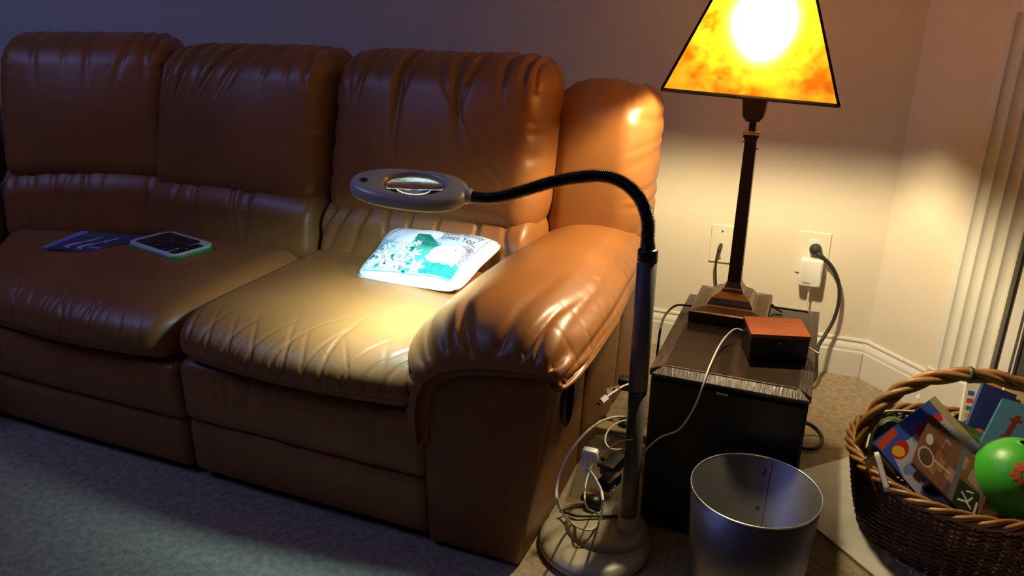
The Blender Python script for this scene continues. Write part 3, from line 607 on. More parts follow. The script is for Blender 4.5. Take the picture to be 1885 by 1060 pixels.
LX, LY = -.172, 1.975
lamp = thing('table_lamp', 'lit table lamp with amber mica square shade and dark bronze column on speaker cabinet', 'lamp', (LX, LY, TZ))
def sq(prof, cx, cy, z0, ax=1, ay=1, ang=0):
    V = []; Fc = []
    for r, z in prof:
        for a, b in ((1, 1), (-1, 1), (-1, -1), (1, -1)):
            x, y = a*r*ax, b*r*ay; V.append((cx+x*math.cos(ang)-y*math.sin(ang), cy+x*math.sin(ang)+y*math.cos(ang), z0+z))
    for k in range(len(prof)-1):
        for i in range(4): j = (i+1) % 4; Fc.append((4*k+i, 4*k+j, 4*k+4+j, 4*k+4+i))
    Fc += [(3, 2, 1, 0), tuple(4*(len(prof)-1)+i for i in range(4))]; return V, Fc
obj('base_plinth', *sq([(.094, 0.001), (.095, .003), (.095, .026), (.094, .028)], LX, LY, TZ, 1, 1.08), 'dark_bronze', lamp, False)
obj('base_plate', *sq([(.094, .028), (.091, .030), (.060, .035), (.057, .037), (.054, .045), (.047, .055), (.036, .062), (.029, .066), (.0275, .068), (.0245, .074), (.022, .076), (.021, .080), (.0175, .088), (.017, .091)], LX, LY, TZ, 1, 1.08), 'bronze', lamp, False)
obj('column', *sq([(.0165, .09), (.0155, .25), (.0135, .452), (.0150, .460), (.0180, .464), (.0185, .470)], LX, LY, TZ), 'dark_bronze', lamp, False)
obj('collar', *sq([(.0205, .470), (.0215, .473), (.0205, .477), (.008, .478)], LX, LY, TZ), 'brass', lamp, False, 'pale brass collar')
obj('stem', *sq([(.0078, .477), (.0078, .505)], LX, LY, TZ), 'dark_bronze', lamp, False)
obj('cup', *sq([(.012, .500), (.017, .502), (.017, .506), (.020, .507), (.024, .515), (.0255, .530), (.0275, .55), (.032, .575), (.041, .605), (.041, .607), (.032, .607)], LX, LY, TZ), 'dark_bronze', lamp, False)
for z, s_ in ((.80-.42+.055, 1), (.80-.42+.070, -1)): obj('screw', *tube([(LX+s_*.012, LY-.004, TZ+z), (LX+s_*.020, LY-.004, TZ+z)], .0015, 6), 'dark_bronze', lamp)
obj('harp', *tube(spline([(LX, LY, 1.02), (LX-.045, LY, 1.05), (LX-.055, LY, 1.12), (LX-.03, LY, 1.20), (LX, LY, 1.245), (LX+.03, LY, 1.20), (LX+.055, LY, 1.12), (LX+.045, LY, 1.05), (LX, LY, 1.02)], 5), .0018, 6), 'brass', lamp)
obj('socket', *lathe([(.012, .60), (.014, .605), (.014, .645), (.012, .65)], (LX, LY, TZ), 20), 'brass', lamp)
blb = obj('bulb', *lathe([(.010, -.04), (.012, -.03), (.022, -.012), (.033, .006), (.034, .020), (.028, .036), (.014, .046), (0, .048)], BULB, 24, False, False), 'bulb', lamp)
# square shade, tipped a little
sa_ = math.radians(2.5); tilt = Matrix.Rotation(math.radians(2.6), 3, 'Y')@Matrix.Rotation(sa_, 3, 'Z'); hb, ht, zb, zt = .187, .078, .985, 1.262
def shp(x, y, z): v = tilt@Vector((x, y, z-zb)); return np.array([LX-.010+v.x, LY+v.y, zb+.012+v.z])
cb = [shp(a*hb, b*hb, zb) for a, b in ((-1, -1), (1, -1), (1, 1), (-1, 1))]; ct = [shp(a*ht, b*ht, zt) for a, b in ((-1, -1), (1, -1), (1, 1), (-1, 1))]
for i in range(4):
    j = (i+1) % 4; A, B, C_, D = cb[i], cb[j], ct[j], ct[i]; g = []; n_ = 10
    for v in range(n_+1):
        for u in range(n_+1): a, b = u/n_, v/n_; g.append((1-b)*((1-a)*A+a*B)+b*((1-a)*D+a*C_))
    obj('shade_panel', g, [(v*(n_+1)+u, v*(n_+1)+u+1, (v+1)*(n_+1)+u+1, (v+1)*(n_+1)+u) for v in range(n_) for u in range(n_)], 'mica', lamp, False)
def bar(a, b, r): return tube([a, b], r, 4)
for i in range(4):
    j = (i+1) % 4; obj('shade_rib', *bar(cb[i], ct[i], .0042), 'dark_bronze', lamp, False); obj('bottom_trim', *bar(cb[i], cb[j], .0042), 'dark_bronze', lamp, False); obj('top_trim', *bar(ct[i], ct[j], .0042), 'dark_bronze', lamp, False)
c0 = shp(0, 0, zt); obj('shade_spider', *join(bar((ct[0]+ct[1])/2, (ct[2]+ct[3])/2, .0015), bar((ct[1]+ct[2])/2, (ct[3]+ct[0])/2, .0015)), 'brass', lamp); obj('finial', *lathe([(.004, 0), (.007, .008), (.004, .018), (0, .022)], c0, 12), 'bronze', lamp)

# wooden topped box
wc = [(-.117, 1.790), (.012, 1.826), (.021, 1.722), (-.108, 1.690)]; wz = .488
an = math.atan2(wc[1][1]-wc[0][1], wc[1][0]-wc[0][0]); cxw = sum(p[0] for p in wc)/4; cyw = sum(p[1] for p in wc)/4
wb = thing('clock_radio', 'small black box with cherry wood top on the speaker cabinet', 'radio', (cxw, cyw, TZ))
obj('body', *bevbox((cxw, cyw, TZ+.030), (.130, .104, .058), .004, an), 'black_plastic', wb, False)
obj('wood_top', *bevbox((cxw, cyw, TZ+.064), (.132, .106, .010), .002, an), 'cherry', wb, False, 'cherry wood top panel')
dF = np.array([math.sin(an), -math.cos(an), 0]); dR = np.array([math.cos(an), math.sin(an), 0]); fc_ = np.array([cxw, cyw, TZ])+dF*.0525
obj('indicator', *box(fc_+[0, 0, .048], (.003, .002, .003), an), 'silver_text', wb, False); obj('slot_line', *box(fc_+dR*.0+[0, 0, .022], (.07, .0012, .0012), an), 'rubber', wb, False)

# ------------------------------------------------------------------ cords round the table
def cord(name, pts, r, m, label, cat='cable', n=10, seg=8, group=None):
    o = obj(name, *tube(spline(pts, n), r, seg), m, None, True, at=np.array(pts[0])); return tag(o, label, cat, group)
cord('white_cable', [gz(1369, 609, .452), gz(1352, 606, .455), gz(1328, 630, .44), gz(1306, 675, .43), gy(1292, 715, TY0-.012), gy(1275, 755, TY0-.02), gy(1250, 790, TY0-.03), gy(1215, 805, TY0-.03), gy(1185, 832, TY0-.04), gy(1165, 860, TY0-.03)], .0021, 'white_cord', 'thin white cable draped from the wood topped radio down the cabinet front')
cord('lamp_cord', [gz(1272, 563, .427), gz(1245, 562, .432), gz(1226, 578, .430), gx(1217, 600, -.305), gx(1211, 640, -.308), gx(1206, 690, -.31), gx(1200, 760, -.31)], .0030, 'rubber', 'thin black cord curving over the left edge of the cabinet top')
cord('thin_cable', [gz(1411, 592, .424), gz(1414, 570, .432), gz(1422, 561, .440), gz(1425, 566, .430), gz(1440, 575, .424)], .0022, 'rubber', 'short dark cord looping up behind the right side of the lamp base')
cord('usb_stub', [(cxw+.065, cyw+.03, TZ+.02), gz(1497, 645, .430), gz(1508, 651, .428)], .0024, 'white_cord', 'white cable stub sticking out right of the wood topped radio')
cord('floor_cord', [gz(1470, 775, .05), gz(1488, 780, .04), gz(1503, 790, .025), gz(1513, 806, .012), gz(1508, 820, .008), gz(1490, 826, .008), gz(1465, 822, .008)], .0058, 'rubber', 'thick dark cord looping onto the carpet right of the speaker cabinet')

# ------------------------------------------------------------------ wall plates
cp = thing('coax_plate', 'cream wall plate with a coax socket behind the lamp column', 'wall plate', (-.288, YB, .41))
obj('plate', *bevbox((0, 0, 0), (.075, .132, .006), .003), 'plate', cp, False)
def upright(o, c):
    og = origin(o.parent) if o.parent else o.location
    for v in o.data.vertices:
        p = v.co+og; v.co = Vector((c[0]+p.x, c[1]-p.z, c[2]+p.y))-og
upright(cp.children[0], (-.286, YB-.003, .408))
for z in (.455, .358): obj('screw', *tube([(-.286, YB-.006, z), (-.286, YB-.0085, z)], .0032, 10), 'rivet', cp)
obj('socket', *tube([(-.286, YB-.006, .408), (-.286, YB-.016, .408)], .0055, 6), 'brass', cp)
cx_ = thing('coax_cable', 'dark coax cable hanging from the cream wall plate behind the table', 'cable', (-.286, YB-.016, .408))
obj('plug', *tube([(-.286, YB-.014, .408), (-.288, YB-.035, .400), (-.290, YB-.042, .388)], [.006, .007, .005], 10), 'rubber', cx_)
obj('cord', *tube(spline([(-.290, YB-.042, .390), (-.293, YB-.045, .36), (-.292, YB-.03, .31), (-.283, YB-.03, .24), (-.275, YB-.04, .15), (-.27, YB-.05, .05), (-.25, YB-.08, .01)], 8), .0033, 8), 'rubber', cx_)
dp_ = thing('power_outlet', 'cream double power outlet on the back wall right of the lamp', 'outlet', (.009, YB, .41))
pl_ = obj('plate', *bevbox((0, 0, 0), (.098, .142, .006), .003), 'plate', dp_, False); upright(pl_, (.009, YB-.003, .413))
for z in (.445, .385): s_ = obj('socket_face', *bevbox((0, 0, 0), (.034, .030, .004), .008), 'white_plastic', dp_, False); upright(s_, (.009, YB-.007, z))
bpk = gy(1501, 461, YB-.03)
pc_ = thing('power_cable', 'thick dark power cord with round plug hanging from the outlet', 'cable', (bpk[0], YB-.008, bpk[2]))
V, Fc = lathe([(.0, 0), (.017, 0), (.019, .004), (.019, .014), (.016, .024), (.010, .028), (0, .029)], (0, 0, 0), 24, False, False)
obj('plug', [(bpk[0]+x, YB-.010-z, bpk[2]+y) for x, y, z in V], [f[::-1] for f in Fc], 'rubber', pc_)
obj('cord', *tube(spline([bpk+[.004, 0, -.004], gy(1515, 474, YB-.032), gy(1532, 492, YB-.03), gy(1544, 522, YB-.03), gy(1544, 556, YB-.035), gy(1534, 590, YB-.045), gy(1518, 618, YB-.07), gy(1504, 645, YB-.11), gy(1498, 700, YB-.16), (.0, YB-.25, .03)], 8), .0062, 10), 'rubber', pc_)
obj('strain_relief', *tube([bpk+[.006, .0, -.006], gy(1517, 477, YB-.032)], [.0095, .007], 10), 'rubber', pc_)
ad = thing('plug_adapter', 'white plug-in charger under the round plug in the outlet', 'charger', (.004, YB-.008, .345))
ap = gy(1492, 503, YB-.045)
a_ = obj('adapter_body', *bevbox((0, 0, 0), (.070, .094, .038), .007), 'white_plastic', ad, True); upright(a_, (ap[0], YB-.030, ap[2]+.0))
a_ = obj('adapter_face', *bevbox((0, 0, 0), (.062, .086, .003), .007), 'white_plastic', ad, True); upright(a_, (ap[0], YB-.050, ap[2]))
obj('logo_bar', *box((ap[0]-.008, YB-.052, ap[2]-.033), (.022, .0008, .002)), 'rubber', ad, False)
obj('cable_boot', *tube([(ap[0]+.004, YB-.035, ap[2]-.046), (ap[0]+.003, YB-.035, ap[2]-.066)], [.007, .0045], 12), 'white_plastic', ad)
obj('cord', *tube(spline([(ap[0]+.003, YB-.035, ap[2]-.06), (ap[0]+.002, YB-.04, ap[2]-.12), (ap[0]-.02, YB-.07, ap[2]-.2), (ap[0]-.05, YB-.12, .02)], 8), .0028, 8), 'white_cord', ad)

# ================================================================== MAGNIFIER FLOOR LAMP
PX_, PY_ = -.303, 1.480
ml = thing('magnifier_floor_lamp', 'silver gooseneck magnifier floor lamp standing beside the sofa arm', 'lamp', (PX_, PY_, 0))
bc = (-.372, 1.452)
obj('base', *lathe([(.118, .0), (.128, .004), (.131, .012), (.126, .022), (.116, .028), (.09, .030), (0, .030)], (bc[0], bc[1], 0), 64, True, False, 1.0, 1.06), 'silver_gold', ml)
# raised crescent tier
V, Fc = lathe([(.098, .024), (.097, .034), (.091, .044), (.080, .049), (.05, .051), (0, .051)], (bc[0]+.018, bc[1]+.030, 0), 56, True, False, 1.0, .96); obj('base_upper_tier', V, Fc, 'silver_gold', ml)
obj('base_seam', *tube([(PX_-.052, PY_+.10, .052), (PX_-.040, PY_+.0, .0525), (PX_-.033, PY_-.055, .050)], .0007, 5), 'black_plastic', ml)
obj('pole_socket', *lathe([(.034, .040), (.030, .050), (.025, .060), (.022, .078), (.020, .082)], (PX_, PY_, 0), 32), 'silver_gold', ml)
obj('lower_pole', *lathe([(.0165, .075), (.018, .08), (.0195, .40)], (PX_, PY_, 0), 28), 'grey_pole', ml); obj('pole_joint', *lathe([(.0195, .40), (.0205, .402), (.0205, .407), (.0195, .409)], (PX_, PY_, 0), 28), 'black_plastic', ml)
obj('upper_pole', *lathe([(.0195, .408), (.0205, .412), (.0205, .70)], (PX_, PY_, 0), 28), 'grey_pole', ml); obj('pole_collar', *lathe([(.0205, .698), (.0210, .702), (.0205, .722), (.0175, .726)], (PX_, PY_, 0), 28), 'black_plastic', ml)
top = np.array([PX_, PY_, .72]); kk = [(1192, 440, 1.553), (1192, 405, 1.552), (1178, 366, 1.552), (1150, 338, 1.555), (1110, 324, 1.56), (1060, 327, 1.57), (1010, 337, 1.58), (960, 352, 1.59), (910, 364, 1.60), (868, 363, 1.605)]
gp = spline([top]+[gd(*k) for k in kk], 60); cum = np.r_[0, np.cumsum(np.linalg.norm(np.diff(gp, axis=0), axis=1))]; nrib = 128; ss = np.linspace(0, cum[-1], nrib*6); gp = np.stack([np.interp(ss, cum, gp[:, i]) for i in range(3)], 1)
ph_ = (np.arange(len(ss)) % 6)/6; fat = .0138-.0022*ss/cum[-1]; obj('gooseneck', *tube(gp, fat+np.where((ph_ > .1) & (ph_ < .6), 0.0016, -.0008), 16), 'black_gloss', ml)
# head: superellipse outline plate with an oval lens opening
HA, HB = gd(646, 333, 1.63), gd(862, 357, 1.60); hc = (HA+HB)/2; ex = HB-HA; hl = np.linalg.norm(ex)/2; ex /= 2*hl
ey = np.array([-ex[1], ex[0], 0.]); ey /= np.linalg.norm(ey); ey = ey+np.array([0, 0, .24]); ey -= ex*(ey@ex); ey /= np.linalg.norm(ey); ez = np.cross(ex, ey)
hw = .071
def hp(x, y, z): return hc+ex*x+ey*y+ez*z
NA = 96; an_ = np.linspace(0, 2*math.pi, NA, endpoint=False)
def outl(k, grow=0): 
    c, s_ = np.cos(an_), np.sin(an_); x = np.sign(c)*np.abs(c)**.80*(hl*k+grow); y = np.sign(s_)*np.abs(s_)**.92*(hw*k+grow); y = y*(1+.10*x/hl); return x, y
lx0, ly0 = .012, .0; lrx, lry = .066, .050
rings = []
for g, z in ((-.006, -.016), (-.001, -.015), (.0, -.011), (.0, -.002), (-.002, .004), (-.006, .009), (-.012, .0115)):
    x, y = outl(1, g); rings.append([hp(a, b, z) for a, b in zip(x, y)])
for k, z in ((1.10, .0125), (1.0, .010), (.985, -.012)):
    rings.append([hp(lx0+lrx*k*math.cos(a), ly0+lry*k*math.sin(a), z) for a in an_])
Vh = np.array(rings).reshape(-1, 3); Fh = []
for k in list(range(len(rings)-1)):
    for i in range(NA): j = (i+1) % NA; Fh.append((k*NA+i, k*NA+j, (k+1)*NA+j, (k+1)*NA+i))
for i in range(NA): j = (i+1) % NA; Fh.append((9*NA+i, 9*NA+j, j, i))
head = obj('lamp_head', Vh, Fh, 'silver', ml)
Vl = [hp(lx0, ly0, .0)]; Fl = []; nr_ = 10
lens = []; 
for sgn in (1, -1):
    base = len(lens); lens.append(hp(lx0, 0, sgn*.006))
    for r in range(1, nr_+1):
        f = r/nr_
        for a in an_[::2]: lens.append(hp(lx0+lrx*.985*f*math.cos(a), lry*.985*f*math.sin(a), sgn*.006*(1-f*f)+sgn*.0008))
    n2 = NA//2
    for i in range(n2): j = (i+1) % n2; Fl.append((base, base+1+i, base+1+j)[::sgn])
    for r in range(nr_-1):
        for i in range(n2): j = (i+1) % n2; Fl.append((base+1+r*n2+i, base+1+(r+1)*n2+i, base+1+(r+1)*n2+j, base+1+r*n2+j)[::sgn])
n2 = NA//2; b0 = 1+(nr_-1)*n2; b1 = b0+1+nr_*n2
for i in range(n2): j = (i+1) % n2; Fl.append((b0+i, b1+i, b1+j, b0+j))
obj('lens', lens, Fl, 'lens', ml)
ringp = [hp(lx0+.075*math.cos(a), .052*math.sin(a), -.0145) for a in an_]
x, y = outl(1, -.009); rimv = [hp(a, b, -.0165) for a, b in zip(x, y)]
obj('lamp_skirt', *join(tube(rimv, .0035, 8, closed=True)), 'white_plastic', ml)
obj('tube_light', *tube(ringp, .0022, 8, closed=True), 'led', ml)
obj('power_button', *join(tube([hp(-hl*.74, -.012, .011), hp(-hl*.74, -.012, .0135)], .0085, 20)), 'black_gloss', ml)
obj('grip_slot', *tube([hp(-hl*.76+.011*t_, .006+.014*t_, .0100) for t_ in np.linspace(0, 1.6, 8)], .0038, 8), 'brass', ml)
obj('neck_socket', *tube([hp(hl*.90, 0, -.006), hp(hl*1.06, 0, -.004)], [.018, .0155], 20), 'white_plastic', ml)
area('magnifier_tube_light', hp(lx0, 0, -.019), hp(lx0-.22, .14, -1), .13, .08, MAG_W, (.46, .85, 1.0), 103, 'ELLIPSE')

# ================================================================== WASTE BIN
bx, by = -.035, 1.398
bn = thing('waste_bin', 'round galvanised metal waste bin in front of the black speaker cabinet', 'bin', (bx, by, 0))
obj('bin_wall', *lathe([(0, .002), (.108, .002), (.110, .004), (.126, .28), (.1245, .28), (.1085, .008), (0, .006)], (bx, by, 0), 96, False, False), 'zinc', bn)
a96 = np.linspace(0, 2*math.pi, 96, endpoint=False); obj('rolled_rim', *tube(np.stack([bx+.1262*np.cos(a96), by+.1262*np.sin(a96), .281+0*a96], 1), .0017, 8, closed=True), 'rim_metal', bn)
sa0 = math.radians(80)
def binp(a, z, off): r = .1085+(.1245-.1085)*(z-.008)/.272-off; return (bx+r*math.cos(a), by+r*math.sin(a), z)
obj('seam_edge', *tube([binp(sa0, .012, .001), binp(sa0, .276, .001)], .0010, 6), 'rivet', bn)
for z in (.25, .155, .06): obj('rivet', *tube([binp(sa0+.12, z, .0), binp(sa0+.12, z, .0045)], [.005, .003], 12), 'rivet', bn)

# ================================================================== BASKET
kx, ky, kz = .395, 1.81, .010; RB, RT, ZR = .188, .238, .20
bk_ = thing('wicker_basket', 'brown wicker basket with twisted handle, full of books, on the marble hearth', 'basket', (kx, ky, kz))
NS = 44
def rad(z): f = z/ZR; return RB+(RT-RB)*(f**.6)
def bp_(a, z, off=0): r = rad(z)+off; return np.array([kx+r*math.cos(a), ky+r*math.sin(a), kz+z])
for i in range(NS):
    a = 2*math.pi*i/NS; obj('stake', *tube([bp_(a, z, 0) for z in (0.002, .05, .10, .15, .19)], .0026, 5), 'wicker', bk_)
aa = np.linspace(0, 2*math.pi, NS*4, endpoint=False); rows = 27
for r_ in range(rows):
    z = .006+r_*(.182/rows); sg = 1 if r_ % 2 else -1
    pts = [bp_(a, z+.0008*math.sin(a*5+r_), .0045*sg*math.cos(a*NS/2)) for a in aa]; obj('woven_strand', *tube(pts, .0036, 5, closed=True), 'wicker', bk_)
obj('basket_bottom', *lathe([(0, .0), (RB, .0), (RB, .006), (0, .006)], (kx, ky, kz), 44, False, False), 'wicker', bk_)
ar_ = np.linspace(0, 2*math.pi, 400, endpoint=False)
for k in range(4):
    ph_ = 2*math.pi*k/4; pts = [bp_(a, .196+.010*math.sin(9*a+ph_), .010*math.cos(9*a+ph_)+.002) for a in ar_]; obj('rim_strand', *tube(pts, .0062, 7, closed=True), 'wicker_light', bk_)
ha0 = math.radians(10)     # handle arch
def hnd(t): # t 0..1
    a = math.pi*(1-t); r = RT-.012; x = r*math.cos(a); zz = .165+.240*(abs(math.sin(a))**.72); yo = 0.02*math.sin(a); return np.array([kx+x*math.cos(ha0)-yo*math.sin(ha0), ky+x*math.sin(ha0)+yo*math.cos(ha0), kz+zz])
tt_ = np.linspace(0.0, 1.0, 260); hp0 = np.array([hnd(t_) for t_ in tt_]); T = np.gradient(hp0, axis=0); T /= np.linalg.norm(T, axis=1)[:, None]; N1 = np.cross(T, [math.sin(ha0)*-1, math.cos(ha0), 0]); N2 = np.cross(T, N1)
for k in range(3):
    a = 2*math.pi*(3.6*tt_)+2*math.pi*k/3; obj('handle_strand', *tube(hp0+.0092*(np.cos(a)[:, None]*N1+np.sin(a)[:, None]*N2), .0092, 10), 'wicker_light', bk_)
i_ = int(.47*259); obj('green_tie', *tube([hp0[i_-1], hp0[i_+2]], .0192, 10), 'green_dark', bk_)

# books: TL, TR, BL corners of the front cover, thickness behind
def book(name, label, TL, TR, BL, thick, P, cover, n=(130, 160), cat='book', pages=True):
    TL, TR, BL = [np.array(c, float) for c in (TL, TR, BL)]; BR = TR+BL-TL; nr = np.cross(TR-TL, BL-TL); nr /= np.linalg.norm(nr)
    if nr@(CC-TL) > 0: nr = -nr
    t = thing(name, label, cat, BL, 'books in the wicker basket')
    u = (TR-TL)/np.linalg.norm(TR-TL); v = (BL-TL)/np.linalg.norm(BL-TL)
    def slab(a, b, ins): 
        q = [TL+u*ins*0+v*ins, TR-u*ins+v*ins, BR-u*ins-v*ins, BL+u*0-v*ins]; return prism([c+nr*a for c in q], nr*(b-a))
    obj('cover', *join(slab(0, .0012, 0), slab(thick-.0012, thick, 0), prism([TL, BL, BL+nr*thick, TL+nr*thick], u*-.0012)), cover, t, False)
    if pages: obj('pages', *slab(.0013, thick-.0013, .003), 'paper', t, False)
    s_ = 1 if np.cross(BL-TL, TR-TL)@nr < 0 else -1
    printed_sheet('printed_cover', P, [TL, TR, BR, BL], n, t, lift=.0004*s_)
    return t
M['blue_cover'] = mat('blue_cover', lin(40, 62, 130), .3); M['brown_cover'] = mat('brown_cover', lin(95, 62, 40), .3); M['green_cover'] = mat('green_cover', lin(88, 110, 40), .3); M['white_cover'] = mat('white_cover', lin(210, 205, 190), .3); M['dark_cover'] = mat('dark_cover', lin(30, 24, 30), .3); M['teal_cover'] = mat('teal_cover', lin(70, 120, 150), .3)
# A
PA = Paint(440, 540, lin(185, 180, 190)); PA.rect(0, 0, 1, .20, lin(62, 88, 175)); PA.poly([(0, 0), (.16, 0), (.0, .5)], lin(62, 88, 175)); PA.rect(0, 0, .10, .22, lin(62, 88, 175))
PA.poly([(.02, .03), (.32, .0), (.32, .08), (.02, .13)], lin(205, 75, 45)); PA.ell(.20, .24, .13, .085, lin(190, 45, 40), -.5); PA.ell(.17, .24, .07, .07, lin(225, 180, 60), -.4); PA.rect(.52, .16, .86, .26, lin(205, 55, 65)); PA.ell(.52, .21, .03, .05, lin(205, 55, 65)); PA.ell(.86, .21, .03, .05, lin(205, 55, 65))
PA.text('BE', .62, .42, .13, lin(150, 150, 40), 0, .02); PA.ell(.46, .52, .15, .13, lin(38, 30, 34), .3, noise=.6); PA.ell(.18, .56, .09, .10, lin(70, 45, 45), .2, noise=.7); PA.ell(.14, .46, .10, .06, lin(120, 140, 190))
PA.ell(.22, .80, .16, .08, lin(35, 28, 32), .6, noise=.7); PA.ell(.40, .84, .05, .05, lin(190, 185, 195)); PA.rect(.9, 0, 1, .6, lin(180, 160, 120)); PA.line([(.1, .7), (.35, .95)], .02, lin(40, 32, 36))
Lc, Tc, Bc = gd(1607, 814, 1.75), gd(1721, 729, 1.79), gd(1722, 948, 1.70)
book('picture_book', 'blue and grey picture book with red bar and dark animal, leaning leftmost in basket', Lc, Tc, Bc, .006, PA, 'blue_cover')
# B
PB = Paint(440, 600, lin(120, 84, 62)); r9 = np.random.RandomState(3)
for k in range(26):
    x, y = r9.rand(), r9.rand(); PB.poly([(x, y), (x+.22, y+.02), (x+.2, y+.10), (x-.02, y+.08)], [lin(165, 130, 125), lin(140, 95, 60), lin(105, 80, 70), lin(160, 120, 80), lin(120, 105, 100), lin(100, 60, 45)][k % 6], .8)
PB.rect(.0, .54, 1, .60, lin(95, 105, 110)); PB.ell(.28, .13, .17, .12, lin(185, 165, 140), .2); PB.ell(.28, .13, .14, .095, lin(90, 70, 58), .2); PB.line([(.35, .24), (.38, .48)], .02, lin(200, 180, 150)); PB.ell(.6, .1, .1, .05, lin(190, 190, 170))
PB.poly([(0, .62), (.45, .62), (.5, .92), (0, .98)], lin(42, 54, 36)); PB.line([(.12, .68), (.2, .78), (.16, .86)], .02, lin(215, 210, 195)); PB.line([(.28, .70), (.22, .80), (.34, .84)], .02, lin(215, 210, 195)); PB.line([(.36, .75), (.42, .83)], .018, lin(215, 210, 195)); PB.rect(.12, .90, .34, .93, lin(205, 200, 185))
book('story_book', 'brown patchwork-patterned picture book leaning in the middle of the basket', gd(1680, 852, 1.71), gd(1713, 762, 1.755), gd(1798, 968, 1.655), .010, PB, 'brown_cover', (140, 190))
# dark book under B
PD = Paint(20, 20, lin(36, 28, 34)); book('dark_book', 'dark thin book wedged just under the brown patchwork book', gd(1652, 868, 1.74), gd(1690, 850, 1.765), gd(1772, 968, 1.69), .008, PD, 'dark_cover', (20, 20))
# C green magazine
PC = Paint(160, 220, lin(96, 118, 46)); 
for k in range(7): PC.rect(.18, .12+.06*k, .18+.6*r9.rand()+.1, .135+.06*k, lin(165, 170, 90))
PC.rect(0, .0, .06, 1, lin(120, 140, 150)); PC.poly([(.0, .6), (1, .5), (1, 1), (0, 1)], lin(140, 90, 60)); PC.ell(.5, .8, .3, .12, lin(170, 170, 60), noise=.4)
book('green_magazine', 'olive green booklet with lines of text leaning behind the brown book', gd(1752, 766, 1.80), gd(1835, 812, 1.86), gd(1795, 900, 1.72), .004, PC, 'green_cover')
# D white and yellow with coloured squares
PE = Paint(200, 300, lin(205, 200, 185)); cs = [lin(60, 90, 175), lin(195, 70, 50), lin(70, 120, 60), lin(215, 165, 50)]
for k in range(6): PE.rect(.06, .16+.12*k, .24, .235+.12*k, cs[k % 4])
PE.poly([(.28, .60), (.9, .45), (.9, 1), (.28, 1)], lin(215, 180, 50)); PE.ell(.62, .85, .16, .25, lin(85, 130, 50)); PE.text('WITH', .34, .16, .085, lin(40, 36, 40), .0, .01); PE.text('3', .50, .36, .16, lin(25, 22, 26), .0, .03, 1.5)
book('counting_book', 'white and yellow book with a column of coloured squares near pilaster', gd(1781, 700, 1.99), gd(1850, 712, 1.99), gd(1762, 815, 1.93), .010, PE, 'white_cover', (120, 180))
# E dark blue
PF = Paint(140, 200, lin(44, 52, 100)); PF.ell(.45, .86, .25, .09, lin(190, 110, 80), .3); PF.ell(.4, .96, .2, .05, lin(170, 140, 110)); book('navy_book', 'dark navy blue book standing between the counting book and teal book', gd(1812, 705, 1.93), gd(1872, 727, 1.93), gd(1772, 806, 1.87), .012, PF, 'blue_cover')
# F teal with letters
PG = Paint(240, 240, lin(70, 112, 140)); PG.speck(0, 0, 1, 1, [lin(64, 105, 132), lin(78, 120, 146)], .4); PG.text('I', .28, .62, .42, lin(110, 45, 35), .10, .05, 1.0); PG.rect(.26, .28, .50, .335, lin(110, 45, 35)); PG.rect(.25, .585, .49, .635, lin(110, 45, 35)); PG.text('T', .70, .62, .42, lin(110, 45, 35), .1, .05)
book('teal_book', 'teal blue book with large dark red letters standing behind the green ball', gd(1848, 733, 1.87), gd(1945, 762, 1.86), gd(1796, 835, 1.80), .010, PG, 'teal_cover', (110, 110))
# G thick book lying across the top right
g0 = gd(1822, 690, 2.02); g1 = gd(1822, 693, 2.02)
PH = Paint(20, 20, lin(80, 40, 90)); book('thick_book', 'thick purple and orange book standing at the back right of the basket', gd(1822, 691, 1.99), gd(1960, 738, 1.97), gd(1800, 790, 1.96), .020, PH, 'purple', (10, 10))
kk_ = [gd(1823, 694, 1.975), gd(1960, 741, 1.955)]; book('orange_book', 'orange edged book just in front of the thick purple book', kk_[0], kk_[1], gd(1806, 760, 1.95), .012, Paint(8, 8, lin(205, 130, 55)), 'orange', (6, 6))
book('cream_book', 'pale cream book in front of the orange edged book', gd(1850, 712, 1.945), gd(1970, 757, 1.92), gd(1835, 770, 1.92), .010, Paint(8, 8, lin(190, 165, 120)), 'white_cover', (6, 6))
# green plastic toy and grey rimmed tub, white box and stick at the left
gt = gd(1640, 790, 1.82); o = obj('green_frog_toy', *lathe([(.001, .05), (.018, .046), (.032, .034), (.040, .012), (.042, -.02), (.040, -.07), (.036, -.10)], gt-[0, 0, .02], 28, False, True, 1, .8, .6), 'green_dark', None, True, at=gt-[0, 0, .12]); o.name = 'green_toy_dome'; tag(o, 'dark green rounded plastic toy at the left back inside the basket', 'toy')
tbp = [gd(1595, 825, 1.78), gd(1605, 790, 1.80), gd(1622, 762, 1.83), gd(1645, 756, 1.86), gd(1690, 758, 1.88), gd(1735, 762, 1.90), gd(1757, 765, 1.90)]
tub = thing('clear_tub', 'clear plastic tub with grey rim at the back of the basket', 'container', tbp[0]*[1, 1, 0]+[0, 0, .08])
tp = spline(tbp, 8); obj('tub_rim', *tube(tp, .0028, 8), 'white_cord', tub); nT = len(tp); obj('tub_wall', np.vstack([tp, tp*[1, 1, 0]+[0, -.01, .09]]), [(i, i+1, nT+i+1, nT+i) for i in range(nT-1)], 'clear', tub)
st0, st1 = gd(1613, 832, 1.70), gd(1634, 905, 1.67); o = obj('white_stick', *tube(spline([st0, (st0+st1)/2, st1], 4), [.005]+[.0062]*8, 10), 'white_cord', None, True, at=st1); tag(o, 'pale rounded stick standing at the left inside the basket', 'toy')
cbx = thing('small_carton', 'small brown carton with white edge beside the pale stick in basket', 'box', gd(1600, 900, 1.70))
c0, c1, c2 = gd(1590, 846, 1.73), gd(1613, 833, 1.76), gd(1612, 905, 1.70); nn_ = np.array([.5, .75, -.2])*.05
